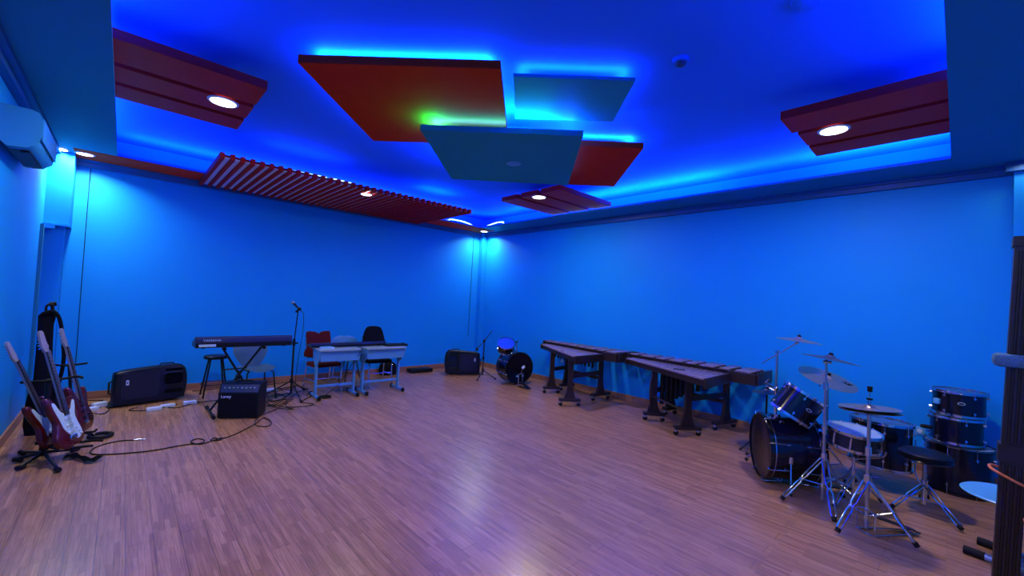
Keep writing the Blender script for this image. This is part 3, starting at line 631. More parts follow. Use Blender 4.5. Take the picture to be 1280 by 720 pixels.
# throne
def throne(T, c, h=0.5, rad=0.17):
    x, y = c; m = Matrix.Translation((x, y, 0))
    MB().lathe([(0, h-0.075), (rad-0.02, h-0.075), (rad, h-0.06), (rad, h-0.02), (rad-0.02, h-0.004), (rad*0.6, h), (0, h)], m, 40).build('seat', 'black', T)
    MB().lathe([(rad+0.001, h-0.066), (rad+0.005, h-0.062), (rad+0.001, h-0.058)], m, 40, True).build('piping', 'blackgloss', T)
    MB().cyl((x, y, 0.12), (x, y, h-0.075), 0.013, seg=14).cyl((x, y, h-0.10), (x, y, h-0.072), 0.04, seg=14).build('pole', 'steel', T)
    MB().cyl((x, y, 0.06), (x, y, 0.26), 0.019, seg=14).build('sleeve', 'chrome', T)
T = thing('drum_throne', 'round black padded drum stool on a chrome tripod', 'drum stool', (-1.31, -7.71, 0))
throne(T, (-1.31, -7.71))
tripod(T, (-1.31, -7.71), 0.23, [(-1.56, -7.93), (-1.53, -7.52), (-1.02, -7.68)], rad=0.009, zlow=0.10)
# stack of three drums
sc = Vector((-0.38, -7.905, 0))
T = thing('floor_drum', 'widest black drum with a dark rim, bottom of the three-drum stack', 'drum', tuple(sc))
drum(T, frame(sc+Vector((0, 0, 0.0)), (0, 0, 1), (1, 0, 0)), 0.232, 0.44, head='drumhead', hoop='blackgloss', nl=8, kind='small', a0=0.5)
MB().lathe([(0.236, 0.432), (0.246, 0.432), (0.246, 0.438), (0.236, 0.438)], Matrix.Translation(sc), 48, True).build('rim_ring', 'chrome', T)
T = thing('tom_drum', 'black tom with chrome hoops, middle of the three-drum stack', 'drum', (sc.x, sc.y, 0.452))
drum(T, frame(sc+Vector((-0.01, 0.02, 0.453)), (0, 0, 1), (1, 0, 0)), 0.180, 0.25, head='drumhead', shell='drumshell', nl=6, kind='small', a0=0.35)
MB().cyl(sc+Vector((-0.03, 0.20, 0.55)), sc+Vector((-0.04, 0.245, 0.55)), 0.02, seg=12).ball(sc+Vector((-0.04, 0.25, 0.55)), 0.018).build('mount_bracket', 'darkmetal', T)
T = thing('tom_drum', 'black tom with an oval badge, topmost of the three-drum stack', 'drum', (sc.x, sc.y, 0.712))
drum(T, frame(sc+Vector((0.0, 0.005, 0.713)), (0, 0, 1), (1, 0, 0)), 0.180, 0.235, head='clearhead', nl=6, kind='small', badge=PI+0.10, a0=0.55)
MB().box(sc+Vector((-0.12, 0.148, 0.83)), (0.05, 0.03, 0.05), rz=0.9, bev=0.005).build('mount_bracket', 'offwhite', T)

# --- junior kit in the corner
T = thing('bass_drum', 'smaller black bass drum facing the room beside the far corner', 'drum', (-0.72, -2.05, 0))
ja = Vector((-0.24, -0.97, 0)).normalized(); jf = Vector((-0.76, -2.22, 0.315))
bass_drum(T, frame(jf-ja*0.38, ja), 0.305, 0.38, 'blackgloss', 'darkhead')
jm = frame(jf-ja*0.012, ja, (0.97, -0.24, 0))
MB().lathe([(0, 0), (0.03, 0), (0.03, 0.003), (0, 0.003)], frame(jf+Vector((0.10, -0.02, 0.02))-ja*0.012, ja), 20).build('head_patch', 'white', T)
for k_, w_ in ((-0.06, 0.035), (0.05, 0.03)):
    MB().prism([(w_*math.cos(2*PI*k/16), 0.016*math.sin(2*PI*k/16)) for k in range(16)], 0, 0.002, frame(jf+Vector((0.03+k_, -0.01-k_*0.25, -0.15))-ja*0.011, ja, (0.97, -0.24, 0))).build('head_emblem', 'offwhite', T)
T = thing('tom_drum', 'small black drum with a bright blue head on the far-corner bass drum', 'drum', (-0.93, -2.02, 0.64))
jt = Vector((-0.36, -0.50, 0.80)).normalized()
drum(T, frame(Vector((-0.94, -2.02, 0.78))-jt*0.17, jt, (1, -0.7, 0)), 0.150, 0.17, head='bluehead', nl=6, kind='small')
jbase = Vector((-0.80, -1.95, 0.60))
MB().cyl(Vector((-0.89, -1.96, 0.56)), Vector((-0.90, -1.97, 0.70)), 0.012, seg=8).build('mount_post', 'chrome', T)
T = thing('tom_holder', 'chrome T-shaped clamp beside the blue-headed drum', 'drum hardware', (-0.66, -2.0, 0.60))
MB().cyl((-0.68, -2.03, 0.59), (-0.68, -2.03, 0.80), 0.011, seg=10).build('post', 'chrome', T)
MB().cyl((-0.76, -2.08, 0.80), (-0.60, -1.98, 0.80), 0.012, seg=10).build('crossbar', 'darkmetal', T)
T = thing('bass_drum_pedal', 'small pedal standing in front of the far-corner bass drum', 'drum pedal', (-0.86, -2.40, 0))
q = Vector((-0.86, -2.36, 0))
for sg in (-1, 1): MB().cyl(q+Vector((0.05*sg, 0, 0.01)), q+Vector((0.05*sg, 0, 0.24)), 0.008, seg=8).build('post', 'steel', T)
MB().cyl(q+Vector((-0.07, 0, 0.24)), q+Vector((0.07, 0, 0.24)), 0.008, seg=8).build('axle', 'steel', T)
MB().loft([[q+Vector((-0.04, a, z)), q+Vector((0.04, a, z)), q+Vector((0.04, a, z-0.01)), q+Vector((-0.04, a, z-0.01))] for a, z in ((-0.02, 0.10), (-0.24, 0.02))]).build('footboard', 'darkmetal', T)
MB().box(q+Vector((0, -0.11, 0.006)), (0.09, 0.26, 0.01)).build('base_plate', 'darkmetal', T)
MB().cyl(q+Vector((0, 0, 0.24)), q+Vector((0.0, -0.05, 0.34)), 0.005, seg=8).build('beater_shaft', 'steel', T)
MB().ball(q+Vector((0, -0.05, 0.36)), 0.025).build('beater', 'white', T)
# small boom microphone stand
T = thing('microphone_stand', 'short black boom stand beside the far-corner loudspeaker', 'microphone stand', (-1.08, -1.52, 0))
b = Vector((-1.08, -1.52, 0))
MB().cyl(b+Vector((0, 0, 0.1)), b+Vector((0, 0, 0.76)), 0.012, seg=10).build('pole', 'darkmetal', T)
MB().cyl(b+Vector((0, 0, 0.40)), b+Vector((0, 0, 0.46)), 0.022, seg=10).ball(b+Vector((0, 0, 0.77)), 0.028).build('clutch', 'black', T)
MB().cyl(b+Vector((-0.02, 0.02, 0.73)), b+Vector((0.10, -0.10, 0.97)), 0.007, seg=8).build('boom_arm', 'darkmetal', T)
MB().cyl(b+Vector((-0.03, 0.03, 0.72)), b+Vector((-0.09, 0.09, 0.62)), 0.007, seg=8).ball(b+Vector((-0.095, 0.095, 0.60)), 0.024, (1, 1, 1.5)).build('counterweight', 'darkmetal', T)
tripod(T, (b.x, b.y), 0.20, [(-1.28, -1.60), (-0.86, -1.68), (-0.98, -1.30)], mat='darkmetal', rad=0.009, double=False, zlow=0.10)

# ============================================================ MARIMBAS
def caster(T, x, y, post=None):
    mb = MB().cyl((x-0.012, y, 0.030), (x+0.012, y, 0.030), 0.030, seg=16)
    w = mb.build('caster', 'rubber', T)
    MB().box((x, y, 0.052), (0.045, 0.035, 0.014)).cyl((x, y, 0.055), (x, y, 0.075), 0.008, seg=8).build('caster_bracket', 'chrome', w)
def marimba(T, y0, y1, xf0, xf1, xm0, xm1, yb0, yb1, xb, posts, z=0.80, nn=22, reson=None):
    """y0..y1 naturals from narrow to wide end, xf front edge, xm middle line, xb back edge; posts: (x, y, foot bar end a, foot bar end b)"""
    step = (y1-y0)/nn
    for i in range(nn):
        t = (i+0.5)/nn; y = y0+(y1-y0)*t; a = xf0+(xf1-xf0)*t; b = xm0+(xm1-xm0)*t
        MB().box(((a+b)/2, y, z-0.010), (abs(a-b), abs(step)*0.78, 0.020), bev=0.003).build('bar', 'rosewood', T)
    na = int(round((yb1-yb0)/step)); k = 0
    for i in range(na):
        if i % 7 in (2, 6): continue
        t = (i+0.5)/na; y = yb0+(yb1-yb0)*t; b = xm0+(xm1-xm0)*t+0.05
        MB().box(((b+xb)/2, y, z+0.038), (abs(b-xb), abs(step)*0.86, 0.020), bev=0.003).build('raised_bar', 'rosewood', T)
    def rail(nm, a, b, w, h, mat='brownwood'):
        a = Vector(a); b = Vector(b); d = (b-a); s_ = Vector((-d.y, d.x, 0)).normalized()*w/2; up = Vector((0, 0, h/2))
        MB().loft([[q+s_+up, q-s_+up, q-s_-up, q+s_-up] for q in (a, b)]).build(nm, mat, T)
    rail('rail', (xf0+0.04, y0, z-0.058), (xf1+0.04, y1, z-0.058), 0.03, 0.07)
    rail('rail', (xm0-0.03, y0, z-0.045), (xm1-0.03, y1, z-0.045), 0.03, 0.07)
    rail('rail', (xm0+0.09, yb0, z-0.01), (xm1+0.09, yb1, z-0.01), 0.03, 0.075)
    rail('rail', (xb-0.02, yb0, z-0.01), (xb-0.02, yb1, z-0.01), 0.03, 0.075)
    # end panels
    MB().bb(xf1-0.0, xm1+0.0, y1-0.030, y1-0.002, z-0.115, z+0.005, bev=0.004).build('end_panel', 'brownwood', T)
    MB().bb(xm1+0.03, xb+0.01, yb1-0.030, yb1-0.002, z-0.105, z+0.052, bev=0.004).build('end_panel', 'brownwood', T)
    MB().bb(xm1-0.0, xm1+0.03, yb1, y1, z-0.10, z+0.03).build('step_panel', 'brownwood', T)
    MB().bb(xf0, xm0, y0+0.002, y0+0.03, z-0.09, z+0.005, bev=0.004).build('end_panel', 'brownwood', T)
    MB().bb(xm0+0.02, xb+0.01, yb0+0.002, yb0+0.03, z-0.07, z+0.052, bev=0.004).build('end_panel', 'brownwood', T)
    for (x, y, a, b) in posts:
        A = Vector((a[0], a[1], 0)); B = Vector((b[0], b[1], 0)); d = (B-A).normalized(); s_ = Vector((-d.y, d.x, 0))
        def sec(w, t_, zz, ox=0): return [Vector((x, y, zz))+d*w/2+s_*t_/2, Vector((x, y, zz))-d*w/2+s_*t_/2, Vector((x, y, zz))-d*w/2-s_*t_/2, Vector((x, y, zz))+d*w/2-s_*t_/2]
        MB().loft([sec(0.17, 0.05, 0.12), sec(0.10, 0.05, 0.24), sec(0.075, 0.05, 0.34), sec(0.075, 0.05, z-0.07)]).build('post', 'brownwood', T)
        mid = (A+B)/2; L_ = (B-A).length
        MB().box((mid.x, mid.y, 0.098), (L_+0.05, 0.085, 0.045), rz=math.atan2(d.y, d.x), bev=0.006).build('foot_bar', 'brownwood', T)
        for q in (A, B): caster(T, q.x, q.y)
    (p0, p1, p2, p3) = posts        # narrow front, narrow rear, wide front, wide rear
    rail('stretcher', (p0[0], p0[1], 0.42), (p1[0], p1[1], 0.42), 0.03, 0.065)
    rail('stretcher', (p2[0], p2[1], 0.46), (p3[0], p3[1], 0.46), 0.03, 0.065)
    rail('stretcher', (p1[0], p1[1], 0.36), (p3[0], p3[1], 0.36), 0.03, 0.055)
    rail('cross_beam', (p0[0], p0[1], z-0.10), (p1[0], p1[1], z-0.10), 0.03, 0.06)
    rail('cross_beam', (p2[0], p2[1], z-0.13), (p3[0], p3[1], z-0.13), 0.035, 0.06)
    if reson:
        for (x, y, l, rr) in reson:
            MB().lathe([(rr, z-0.10-l), (rr, z-0.11), (rr-0.004, z-0.11), (rr-0.004, z-0.10-l), (rr*0.5, z-0.105-l)], Matrix.Translation((x, y, 0)), 20, True).build('resonator_tube', 'darkmetal', T)
T = thing('marimba', 'dark wooden marimba on wheeled posts, nearer the far corner of the room', 'marimba', (-0.7, -3.3, 0))
marimba(T, -2.52, -3.95, -0.50, -1.32, -0.33, -0.60, -2.40, -4.22, -0.06,
        [(-0.74, -3.02, (-0.84, -2.95), (-0.64, -3.09)), (-0.28, -2.98, (-0.40, -2.96), (-0.16, -3.02)), (-1.17, -3.78, (-1.28, -3.69), (-1.06, -3.87)), (-0.38, -3.79, (-0.54, -3.77), (-0.19, -3.82))],
        reson=[(-0.45-0.012*i, -2.75-0.085*i, 0.10+0.004*i, 0.020) for i in range(13)])
MB().box((-1.0, -3.45, 0.802), (0.03, 0.03, 0.012)).build('clip', 'black', T)
T = thing('marimba', 'larger dark wooden marimba with long resonator tubes, next to the drum kit', 'marimba', (-0.7, -5.3, 0))
rz_ = [(-0.66+0.012*i, -5.03-0.062*i, 0.46-0.035*i, 0.030) for i in range(7)] + [(-0.40+0.01*i, -5.0-0.08*i, 0.40-0.03*i, 0.028) for i in range(7)]
marimba(T, -4.42, -5.88, -0.62, -1.36, -0.42, -0.62, -4.32, -6.20, -0.06,
        [(-0.76, -4.96, (-0.84, -4.88), (-0.68, -5.06)), (-0.20, -4.94, (-0.32, -4.92), (-0.12, -4.97)), (-1.02, -5.56, (-1.13, -5.47), (-0.91, -5.66)), (-0.24, -5.74, (-0.46, -5.69), (-0.08, -5.79))], reson=rz_)
mb = MB(); mb.tube([(-0.86, -4.98, 0.66), (-0.92, -4.99, 0.52), (-0.92, -4.99, 0.34), (-0.84, -4.97, 0.22)], 0.014, 8, sm=4); mb.build('curved_brace', 'brownwood', T)
MB().cyl((-0.86, -5.02, 0.36), (-0.98, -5.52, 0.28), 0.014, seg=8).build('resonator_bar', 'brownwood', T)
MB().box((-0.95, -5.40, 0.803), (0.05, 0.14, 0.014), rz=0.3, bev=0.003).build('clip', 'black', T)
T = thing('black_box_bag', 'black case on the floor behind the right end of the larger marimba', 'case', (-0.14, -6.25, 0))
MB().bb(-0.22, -0.05, -6.42, -6.08, 0.0, 0.07, bev=0.012).build('body', 'blackmatte', T); MB().tube([(-0.22, -6.30, 0.035), (-0.26, -6.28, 0.035), (-0.26, -6.22, 0.035), (-0.22, -6.20, 0.035)], 0.008, 6).build('handle', 'rubber', T)

# ============================================================ LOUDSPEAKERS
def speaker(T, A, B, h, depth, flip=False, tilt=0.06):
    A = Vector((A[0], A[1], 0)); B = Vector((B[0], B[1], 0)); X = (B-A).normalized(); L_ = (B-A).length
    N = Vector((X.y, -X.x, 0)); Zd = (N+Vector((0, 0, tilt))).normalized(); Y = Zd.cross(X)
    if Y.z < 0: Y = -Y
    m = Matrix(((X.x, Y.x, Zd.x, 0), (X.y, Y.y, Zd.y, 0), (X.z, Y.z, Zd.z, 0), (0, 0, 0, 1)))
    m = Matrix.Translation((A+B)/2+Vector((0, 0, 0.02))) @ m
    s = -1 if flip else 1
    def prof(k, kh):
        w, hh = L_*k, h*kh; y0 = (h-hh)*0.25
        pts = [(-w/2+0.02, y0), (w/2-0.09, y0+0.01), (w/2-0.02, y0+0.06), (w/2, hh*0.5+y0), (w/2-0.015, y0+hh-0.09), (w/2-0.06, y0+hh-0.02), (w/2-0.14, y0+hh), (-w/2+0.18, y0+hh-0.025), (-w/2+0.04, y0+hh-0.05), (-w/2, y0+hh-0.10), (-w/2-0.005, y0+0.04)]
        return [(s*x, y) for x, y in pts]
    P_ = lambda k, kh, z: [m @ Vector((x, y, z)) for x, y in smooth_poly(prof(k, kh), 3)]
    MB().loft([P_(0.96, 0.95, 0.0), P_(1.0, 1.0, -0.025), P_(1.0, 1.0, -0.14), P_(0.94, 0.93, -0.25), P_(0.84, 0.80, -depth)]).build('cabinet', 'black', T, angle=50)
    g = [(s*x, y) for x, y in rrect(L_*0.52, h*0.72, 0.05, 4, -L_*0.17, h*0.5)]
    MB().prism(g, -0.004, 0.010, m, 0.985).build('grille', 'grille', T)
    hx_ = s*L_*0.29
    MB().tube([m @ Vector((x, y, 0.004)) for x, y in rrect(L_*0.27, h*0.34, 0.03, 4, hx_, h*0.60)], 0.007, 6, closed=True).build('horn_rim', 'black', T)
    MB().loft([[m @ Vector((x, y, 0.006)) for x, y in rrect(L_*0.25, h*0.31, 0.03, 4, hx_, h*0.60)], [m @ Vector((x, y, 0.003)) for x, y in rrect(L_*0.12, h*0.13, 0.02, 4, hx_, h*0.60)]]).build('horn', 'blackgloss', T)
    MB().prism(rrect(L_*0.26, h*0.10, 0.02, 3, hx_, h*0.25), -0.002, 0.006, m).build('bass_port', 'blackgloss', T)
    MB().prism(rrect(L_*0.26, h*0.07, 0.02, 3, hx_, h*0.86), -0.002, 0.006, m).build('bass_port', 'blackgloss', T)
    b = MB().prism(rrect(0.028, 0.062, 0.004, 2, -s*L_*0.345, h*0.60), 0.008, 0.013, m).build('badge', 'white', T)
    MB().prism(rrect(0.012, 0.030, 0.003, 2, -s*L_*0.345, h*0.60), 0.012, 0.0145, m).build('badge_mark', 'navy', b)
    mb = MB(); mb.tube([m @ Vector(q) for q in [(-s*(L_/2+0.000), h*0.30, -0.10), (-s*(L_/2+0.035), h*0.34, -0.10), (-s*(L_/2+0.035), h*0.62, -0.10), (-s*(L_/2+0.0), h*0.66, -0.10)]], 0.010, 8); mb.build('handle', 'rubber', T)
    mb = MB(); mb.tube([m @ Vector(q) for q in [(s*L_*0.10, h*0.955, -0.08), (s*L_*0.12, h+0.018, -0.08), (s*L_*0.30, h+0.018, -0.08), (s*L_*0.33, h*0.96, -0.08)]], 0.009, 8); mb.build('handle', 'rubber', T)
    for k in (-0.36, 0.30):
        MB().cyl(m @ Vector((s*L_*k, 0.01, -0.05)), m @ Vector((s*L_*k, -0.012, -0.05)), 0.018, seg=10).build('rubber_foot', 'rubber', T)
        MB().cyl(m @ Vector((s*L_*k, 0.03, -0.24)), m @ Vector((s*L_*k, -0.012, -0.235)), 0.018, seg=10).build('rubber_foot', 'rubber', T)
T = thing('loudspeaker', 'big black loudspeaker lying on its side by the left wall cable', 'loudspeaker', (-5.97, -0.60, 0))
speaker(T, (-6.34, -0.72), (-5.60, -0.56), 0.47, 0.36)
T = thing('loudspeaker', 'black loudspeaker lying on its side in the far corner, horn on its left', 'loudspeaker', (-1.10, -0.90, 0))
speaker(T, (-1.44, -0.74), (-0.80, -1.08), 0.49, 0.36, flip=True)

# ============================================================ AMPLIFIER
T = thing('guitar_amplifier', 'black combo guitar amplifier with a row of knobs, under the keyboard', 'amplifier', (-5.15, -1.80, 0))
A = Vector((-5.43, -1.85, 0)); B = Vector((-5.05, -2.07, 0)); X = (B-A).normalized(); N = Vector((X.y, -X.x, 0)); wA = (B-A).length; Up = Vector((0, 0, 1))
def AP(x, d, z): return A+X*x-N*d+Up*z
secs = lambda d0, d1, z: [AP(0, d0, z), AP(wA, d0, z), AP(wA, d1, z), AP(0, d1, z)]
MB().loft([secs(0.0, 0.27, 0.012), secs(0.0, 0.27, 0.31), secs(0.055, 0.27, 0.405), secs(0.07, 0.27, 0.41)]).build('cabinet', 'black', T)
MB().loft([[AP(0.02, -0.006, 0.03), AP(wA-0.02, -0.006, 0.03), AP(wA-0.02, 0.001, 0.03), AP(0.02, 0.001, 0.03)], [AP(0.02, -0.006, 0.30), AP(wA-0.02, -0.006, 0.30), AP(wA-0.02, 0.001, 0.30), AP(0.02, 0.001, 0.30)]]).build('grille_cloth', 'blackmatte', T)
pd = Vector(AP(0, 0.055, 0.405)-AP(0, 0, 0.31)).normalized(); pn = X.cross(pd)
if pn.dot(N) < 0: pn = -pn
MB().loft([[AP(0.015, 0.004, 0.317)+pn*e, AP(wA-0.015, 0.004, 0.317)+pn*e, AP(wA-0.015, 0.052, 0.399)+pn*e, AP(0.015, 0.052, 0.399)+pn*e] for e in (-0.003, 0.003)]).build('control_panel', 'navy', T)
for k in range(8):
    c = AP(0.06+k*(wA-0.12)/7, 0.030, 0.362)
    MB().cyl(c, c+pn*0.018, 0.011, 0.009, seg=12).build('knob', 'steel', T)
for (x, d) in ((0.03, 0.03), (wA-0.03, 0.03), (0.03, 0.24), (wA-0.03, 0.24)): MB().cyl(AP(x, d, 0), AP(x, d, 0.014), 0.016, seg=10).build('rubber_foot', 'rubber', T)
MB().tube([AP(wA*0.3, 0.17, 0.408), AP(wA*0.33, 0.17, 0.428), AP(wA*0.67, 0.17, 0.428), AP(wA*0.7, 0.17, 0.408)], 0.009, 8).build('handle', 'rubber', T)
text('maker_lettering', 'Laney', 0.048, 'white', T, frame(AP(0.085, -0.0075, 0.268), N, X))

# ============================================================ KEYBOARDS
def xf(a, rz, loc): return Matrix.Translation(loc) @ Matrix.Rotation(rz, 4, 'Z')
KY = -1.52
T = thing('keyboard_stand', 'black X-shaped keyboard stand in front of the back wall', 'keyboard stand', (-5.20, KY, 0))
for (xa, xb_, yo) in ((-5.37, -4.93, 0.015), (-4.94, -5.46, -0.015)):
    MB().cyl((xa, KY+yo, 0.81), (xb_, KY+yo, 0.035), 0.014, seg=10).build('cross_tube', 'darkmetal', T)
MB().cyl((-5.175, KY-0.05, 0.43), (-5.175, KY+0.05, 0.43), 0.03, seg=16).build('pivot_disc', 'darkmetal', T)
for x, xl in ((-5.37, -5.46), (-4.94, -4.93)):
    g = MB().cyl((x, KY-0.17, 0.815), (x, KY+0.13, 0.815), 0.013, seg=10).build('top_arm', 'darkmetal', T)
    MB().cyl((x, KY-0.17, 0.815), (x, KY-0.10, 0.815), 0.019, seg=10).build('rubber_pad', 'rubber', g)
    yf = KY-0.30 if xl < -5 else KY-0.18
    g = MB().cyl((xl, yf, 0.022), (xl, KY+0.22, 0.022), 0.015, seg=10).build('foot_bar', 'darkmetal', T)
    MB().cyl((xl, yf-0.04, 0.022), (xl, yf+0.05, 0.022), 0.022, seg=10).build('rubber_cap', 'rubber', g)
    MB().cyl((xl, KY+0.18, 0.022), (xl, KY+0.25, 0.022), 0.022, seg=10).build('rubber_cap', 'rubber', g)
MB().cyl((-5.36, KY+0.05, 0.52), (-5.08, KY+0.05, 0.53), 0.009, seg=8).build('locking_bar', 'darkmetal', T)
def keyboard(T, m, L_, D, h, keys=52, textlbl=None, back='navy'):
    """local: x length, y depth (player side +y), z up"""
    def pr(x): return [m @ Vector((x, y, z)) for y, z in ((-D/2, 0.0), (D/2, 0.0), (D/2, h*0.42), (D*0.05, h*0.46), (-D*0.02, h*0.72), (-D*0.42, h*1.0), (-D/2, h*0.92))]
    MB().loft([pr(-L_/2), pr(-L_/2+0.003), pr(L_/2-0.003), pr(L_/2)]).build('body', back, T)
    MB().box((0, -D/2-0.002, h*0.21), (L_-0.01, 0.006, h*0.42), m).build('back_panel', 'black', T)
    kw = (L_-0.12)/keys
    mb = MB()
    for k in range(keys): mb.box((-L_/2+0.06+(k+0.5)*kw, D*0.26, h*0.47), (kw*0.94, D*0.42, h*0.10), m)
    mb.build('white_keys', 'white', T)
    mb = MB()
    for k in range(keys-1):
        if k % 7 in (2, 6): continue
        mb.box((-L_/2+0.06+(k+1)*kw, D*0.18, h*0.55), (kw*0.5, D*0.26, h*0.14), m)
    mb.build('black_keys', 'blackgloss', T)
    MB().box((0, -D*0.22, h*0.90), (0.14, D*0.14, 0.006), m @ Matrix.Rotation(0, 4, 'X')).build('display', 'blackgloss', T)
    for sg in (-1, 1): MB().box((sg*L_*0.42, -D/2+0.05, -0.006), (0.03, 0.03, 0.012), m).build('rubber_foot', 'rubber', T)
kb_m = Matrix.Translation((-5.14, KY-0.01, 0.834))
T = thing('digital_keyboard', 'long dark blue keyboard with its back to the room on the X-shaped stand', 'keyboard', (-5.17, KY, 0.828))
keyboard(T, kb_m, 1.06, 0.30, 0.135, 52)
tm = frame((-5.56, KY-0.01-0.15-0.0015, 0.828+0.088), (0, -1, 0.0), (1, 0, 0))
MB().box((0, -0.1495, 0.090), (1.05, 0.006, 0.066), kb_m, bev=0.002).build('upper_back', 'navy', T)
text('maker_lettering', 'YAMAHA', 0.036, 'bluelabel', T, frame((-5.505, KY-0.01-0.1535, 0.834+0.088), (0, -1, 0), (1, 0, 0)), sx=1.25)
MB().box((-0.41, -0.1555, 0.028), (0.17, 0.003, 0.030), kb_m).build('label_sticker', 'bluelabel', T)
MB().tube([(-4.615, KY-0.10, 0.86), (-4.595, KY-0.10, 0.90), (-4.595, KY+0.08, 0.90), (-4.615, KY+0.08, 0.86)], 0.008, 6, sm=2).build('end_trim', 'navy', T)

# ============================================================ CHAIRS, STOOLS, DESKS
def shell_chair(T, x, y, rz, mat='greyshell', leg='darkmetal', zs=0.45):
    """sheet shell with waisted back; local front is -y"""
    m = Matrix.Translation((x, y, 0)) @ Matrix.Rotation(rz, 4, 'Z')
    def S(u_, v):
        uu = (u_-0.5)*2; w = 0.225*(1-0.16*(2*v-1)**2) * (1-0.05*v); 
        yy = 0.21-0.42*v; return m @ Vector((uu*w*math.sqrt(max(0.05, 1-0.35*abs(2*v-1)**6)), yy, zs-0.012*(1-uu*uu)-0.02*max(0, v-0.8)*5+0.02*uu*uu))
    def Bk(u_, v):
        uu = (u_-0.5)*2; z = zs+0.0+v*0.36; w = 0.12+0.11*min(1, max(0, (v-0.05)/0.5))**0.8
        if v > 0.72: w *= math.sqrt(max(0.0, 1-((v-0.72)/0.30)**2))
        return m @ Vector((uu*w, 0.205+0.075*v-0.03*(1-uu*uu)+0.03*(1-v)*0, z))
    MB().grid(S, 12, 12, 0.007).build('seat', mat, T)
    MB().grid(Bk, 12, 16, 0.007).build('backrest', mat, T)
    for sx in (-1, 1):
        MB().tube([m @ Vector(q) for q in [(sx*0.13, -0.10, zs-0.02), (sx*0.17, -0.15, zs-0.05), (sx*0.205, -0.20, 0.01)]], 0.010, 8).build('leg', leg, T)
        MB().tube([m @ Vector(q) for q in [(sx*0.13, 0.10, zs-0.02), (sx*0.17, 0.15, zs-0.05), (sx*0.205, 0.22, 0.01)]], 0.010, 8).build('leg', leg, T)
        MB().cyl(m @ Vector((sx*0.13, -0.10, zs-0.025)), m @ Vector((sx*0.13, 0.10, zs-0.025)), 0.009, seg=8).build('seat_rail', leg, T)
T = thing('shell_chair', 'grey plastic shell chair with a waisted back behind the X-stand keyboard', 'chair', (-4.88, -1.02, 0))
shell_chair(T, -4.87, -1.02, PI-PI+0.15, zs=0.44)
T = thing('shell_chair', 'blue-lit pale shell chair with a rounded back, half hidden behind the two desks', 'chair', (-3.46, -0.80, 0))
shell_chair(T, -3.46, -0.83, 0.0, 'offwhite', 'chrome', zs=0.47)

def stool(T, x, y, h=0.58, top='black', leg='darkmetal', rad=0.15):
    m = Matrix.Translation((x, y, 0))
    MB().lathe([(0, h-0.045), (rad-0.01, h-0.045), (rad, h-0.035), (rad, h-0.012), (rad-0.012, h), (0, h)], m, 32).build('seat', top, T)
    for k in range(4):
        a = PI/4+k*PI/2; c, s_ = math.cos(a), math.sin(a)
        L_ = MB().cyl(m @ Vector((c*0.10, s_*0.10, h-0.045)), m @ Vector((c*0.20, s_*0.20, 0.012)), 0.011, seg=8).build('leg', leg, T)
        MB().cyl(m @ Vector((c*0.198, s_*0.198, 0.02)), m @ Vector((c*0.20, s_*0.20, 0)), 0.014, seg=8).build('rubber_foot', 'rubber', L_)
    MB().tube([m @ Vector((0.165*math.cos(2*PI*k/24), 0.165*math.sin(2*PI*k/24), 0.18)) for k in range(24)], 0.007, 6, closed=True).build('foot_ring', leg, T)
T = thing('round_stool', 'black round-topped stool with splayed legs, left of the X-shaped stand', 'stool', (-5.30, -0.50, 0))
stool(T, -5.29, -0.52)
T = thing('round_stool', 'dark brown stool standing under the middle of the two desks', 'stool', (-3.30, -0.55, 0))
stool(T, -3.30, -0.50, 0.46, 'brownwood', 'brownwood', 0.14)

def padded_chair(T, x, y, rz, fab, zs=0.46, zt=0.94, notch=True, frame_='chrome'):
    m = Matrix.Translation((x, y, 0)) @ Matrix.Rotation(rz, 4, 'Z')
    w = 0.20
    MB().prism(rrect(0.42, 0.40, 0.06, 5), zs-0.045, zs, m, 0.96).build('seat', fab, T)
    if notch: pr_ = [(-w, 0.0), (w, 0.0), (w+0.005, 0.10), (w-0.005, 0.24), (w-0.03, 0.27), (0.07, 0.265), (0.0, 0.245), (-0.07, 0.265), (-w+0.03, 0.27), (-w+0.005, 0.24), (-w-0.005, 0.10)]
    else: pr_ = [(-w-0.01, 0.0), (w+0.01, 0.0), (w-0.005, 0.12), (w-0.05, 0.24), (0.08, 0.285), (-0.08, 0.285), (-w+0.05, 0.24), (-w+0.005, 0.12)]
    pl = smooth_poly(pr_, 4); sc_ = (zt-zs-0.17+(0.10 if notch else 0))/0.27
    bm_ = m @ frame((0, 0.185, zs+0.17-(0.10 if notch else 0.0)), (0, -1, 0.14), (1, 0, 0))
    MB().prism([(a, b*sc_) for a, b in pl], -0.022, 0.022, bm_, 0.97).build('backrest', fab, T)
    if not notch: MB().prism([(a*0.80, b*0.40) for a, b in pl], -0.012, 0.012, m @ frame((0, 0.195, zs+0.02), (0, -1, 0.14), (1, 0, 0))).build('lower_back', fab, T)
    for sx in (-1, 1):
        MB().tube([m @ Vector(q) for q in [(sx*0.20, 0.225, zs+0.38), (sx*0.20, 0.19, zs+0.02), (sx*0.20, 0.165, zs-0.06), (sx*0.21, 0.21, 0.01)]], 0.011, 8).build('rear_leg', frame_, T)
        MB().tube([m @ Vector(q) for q in [(sx*0.19, 0.15, zs-0.06), (sx*0.19, -0.13, zs-0.06), (sx*0.195, -0.17, zs-0.09), (sx*0.21, -0.20, 0.01)]], 0.011, 8).build('front_leg', frame_, T)
        MB().cyl(m @ Vector((sx*0.205, -0.18, 0.20)), m @ Vector((sx*0.205, 0.18, 0.20)), 0.007, seg=8).build('side_stretcher', frame_, T)
    MB().cyl(m @ Vector((-0.20, -0.175, 0.24)), m @ Vector((0.20, -0.175, 0.24)), 0.007, seg=8).build('front_stretcher', frame_, T)
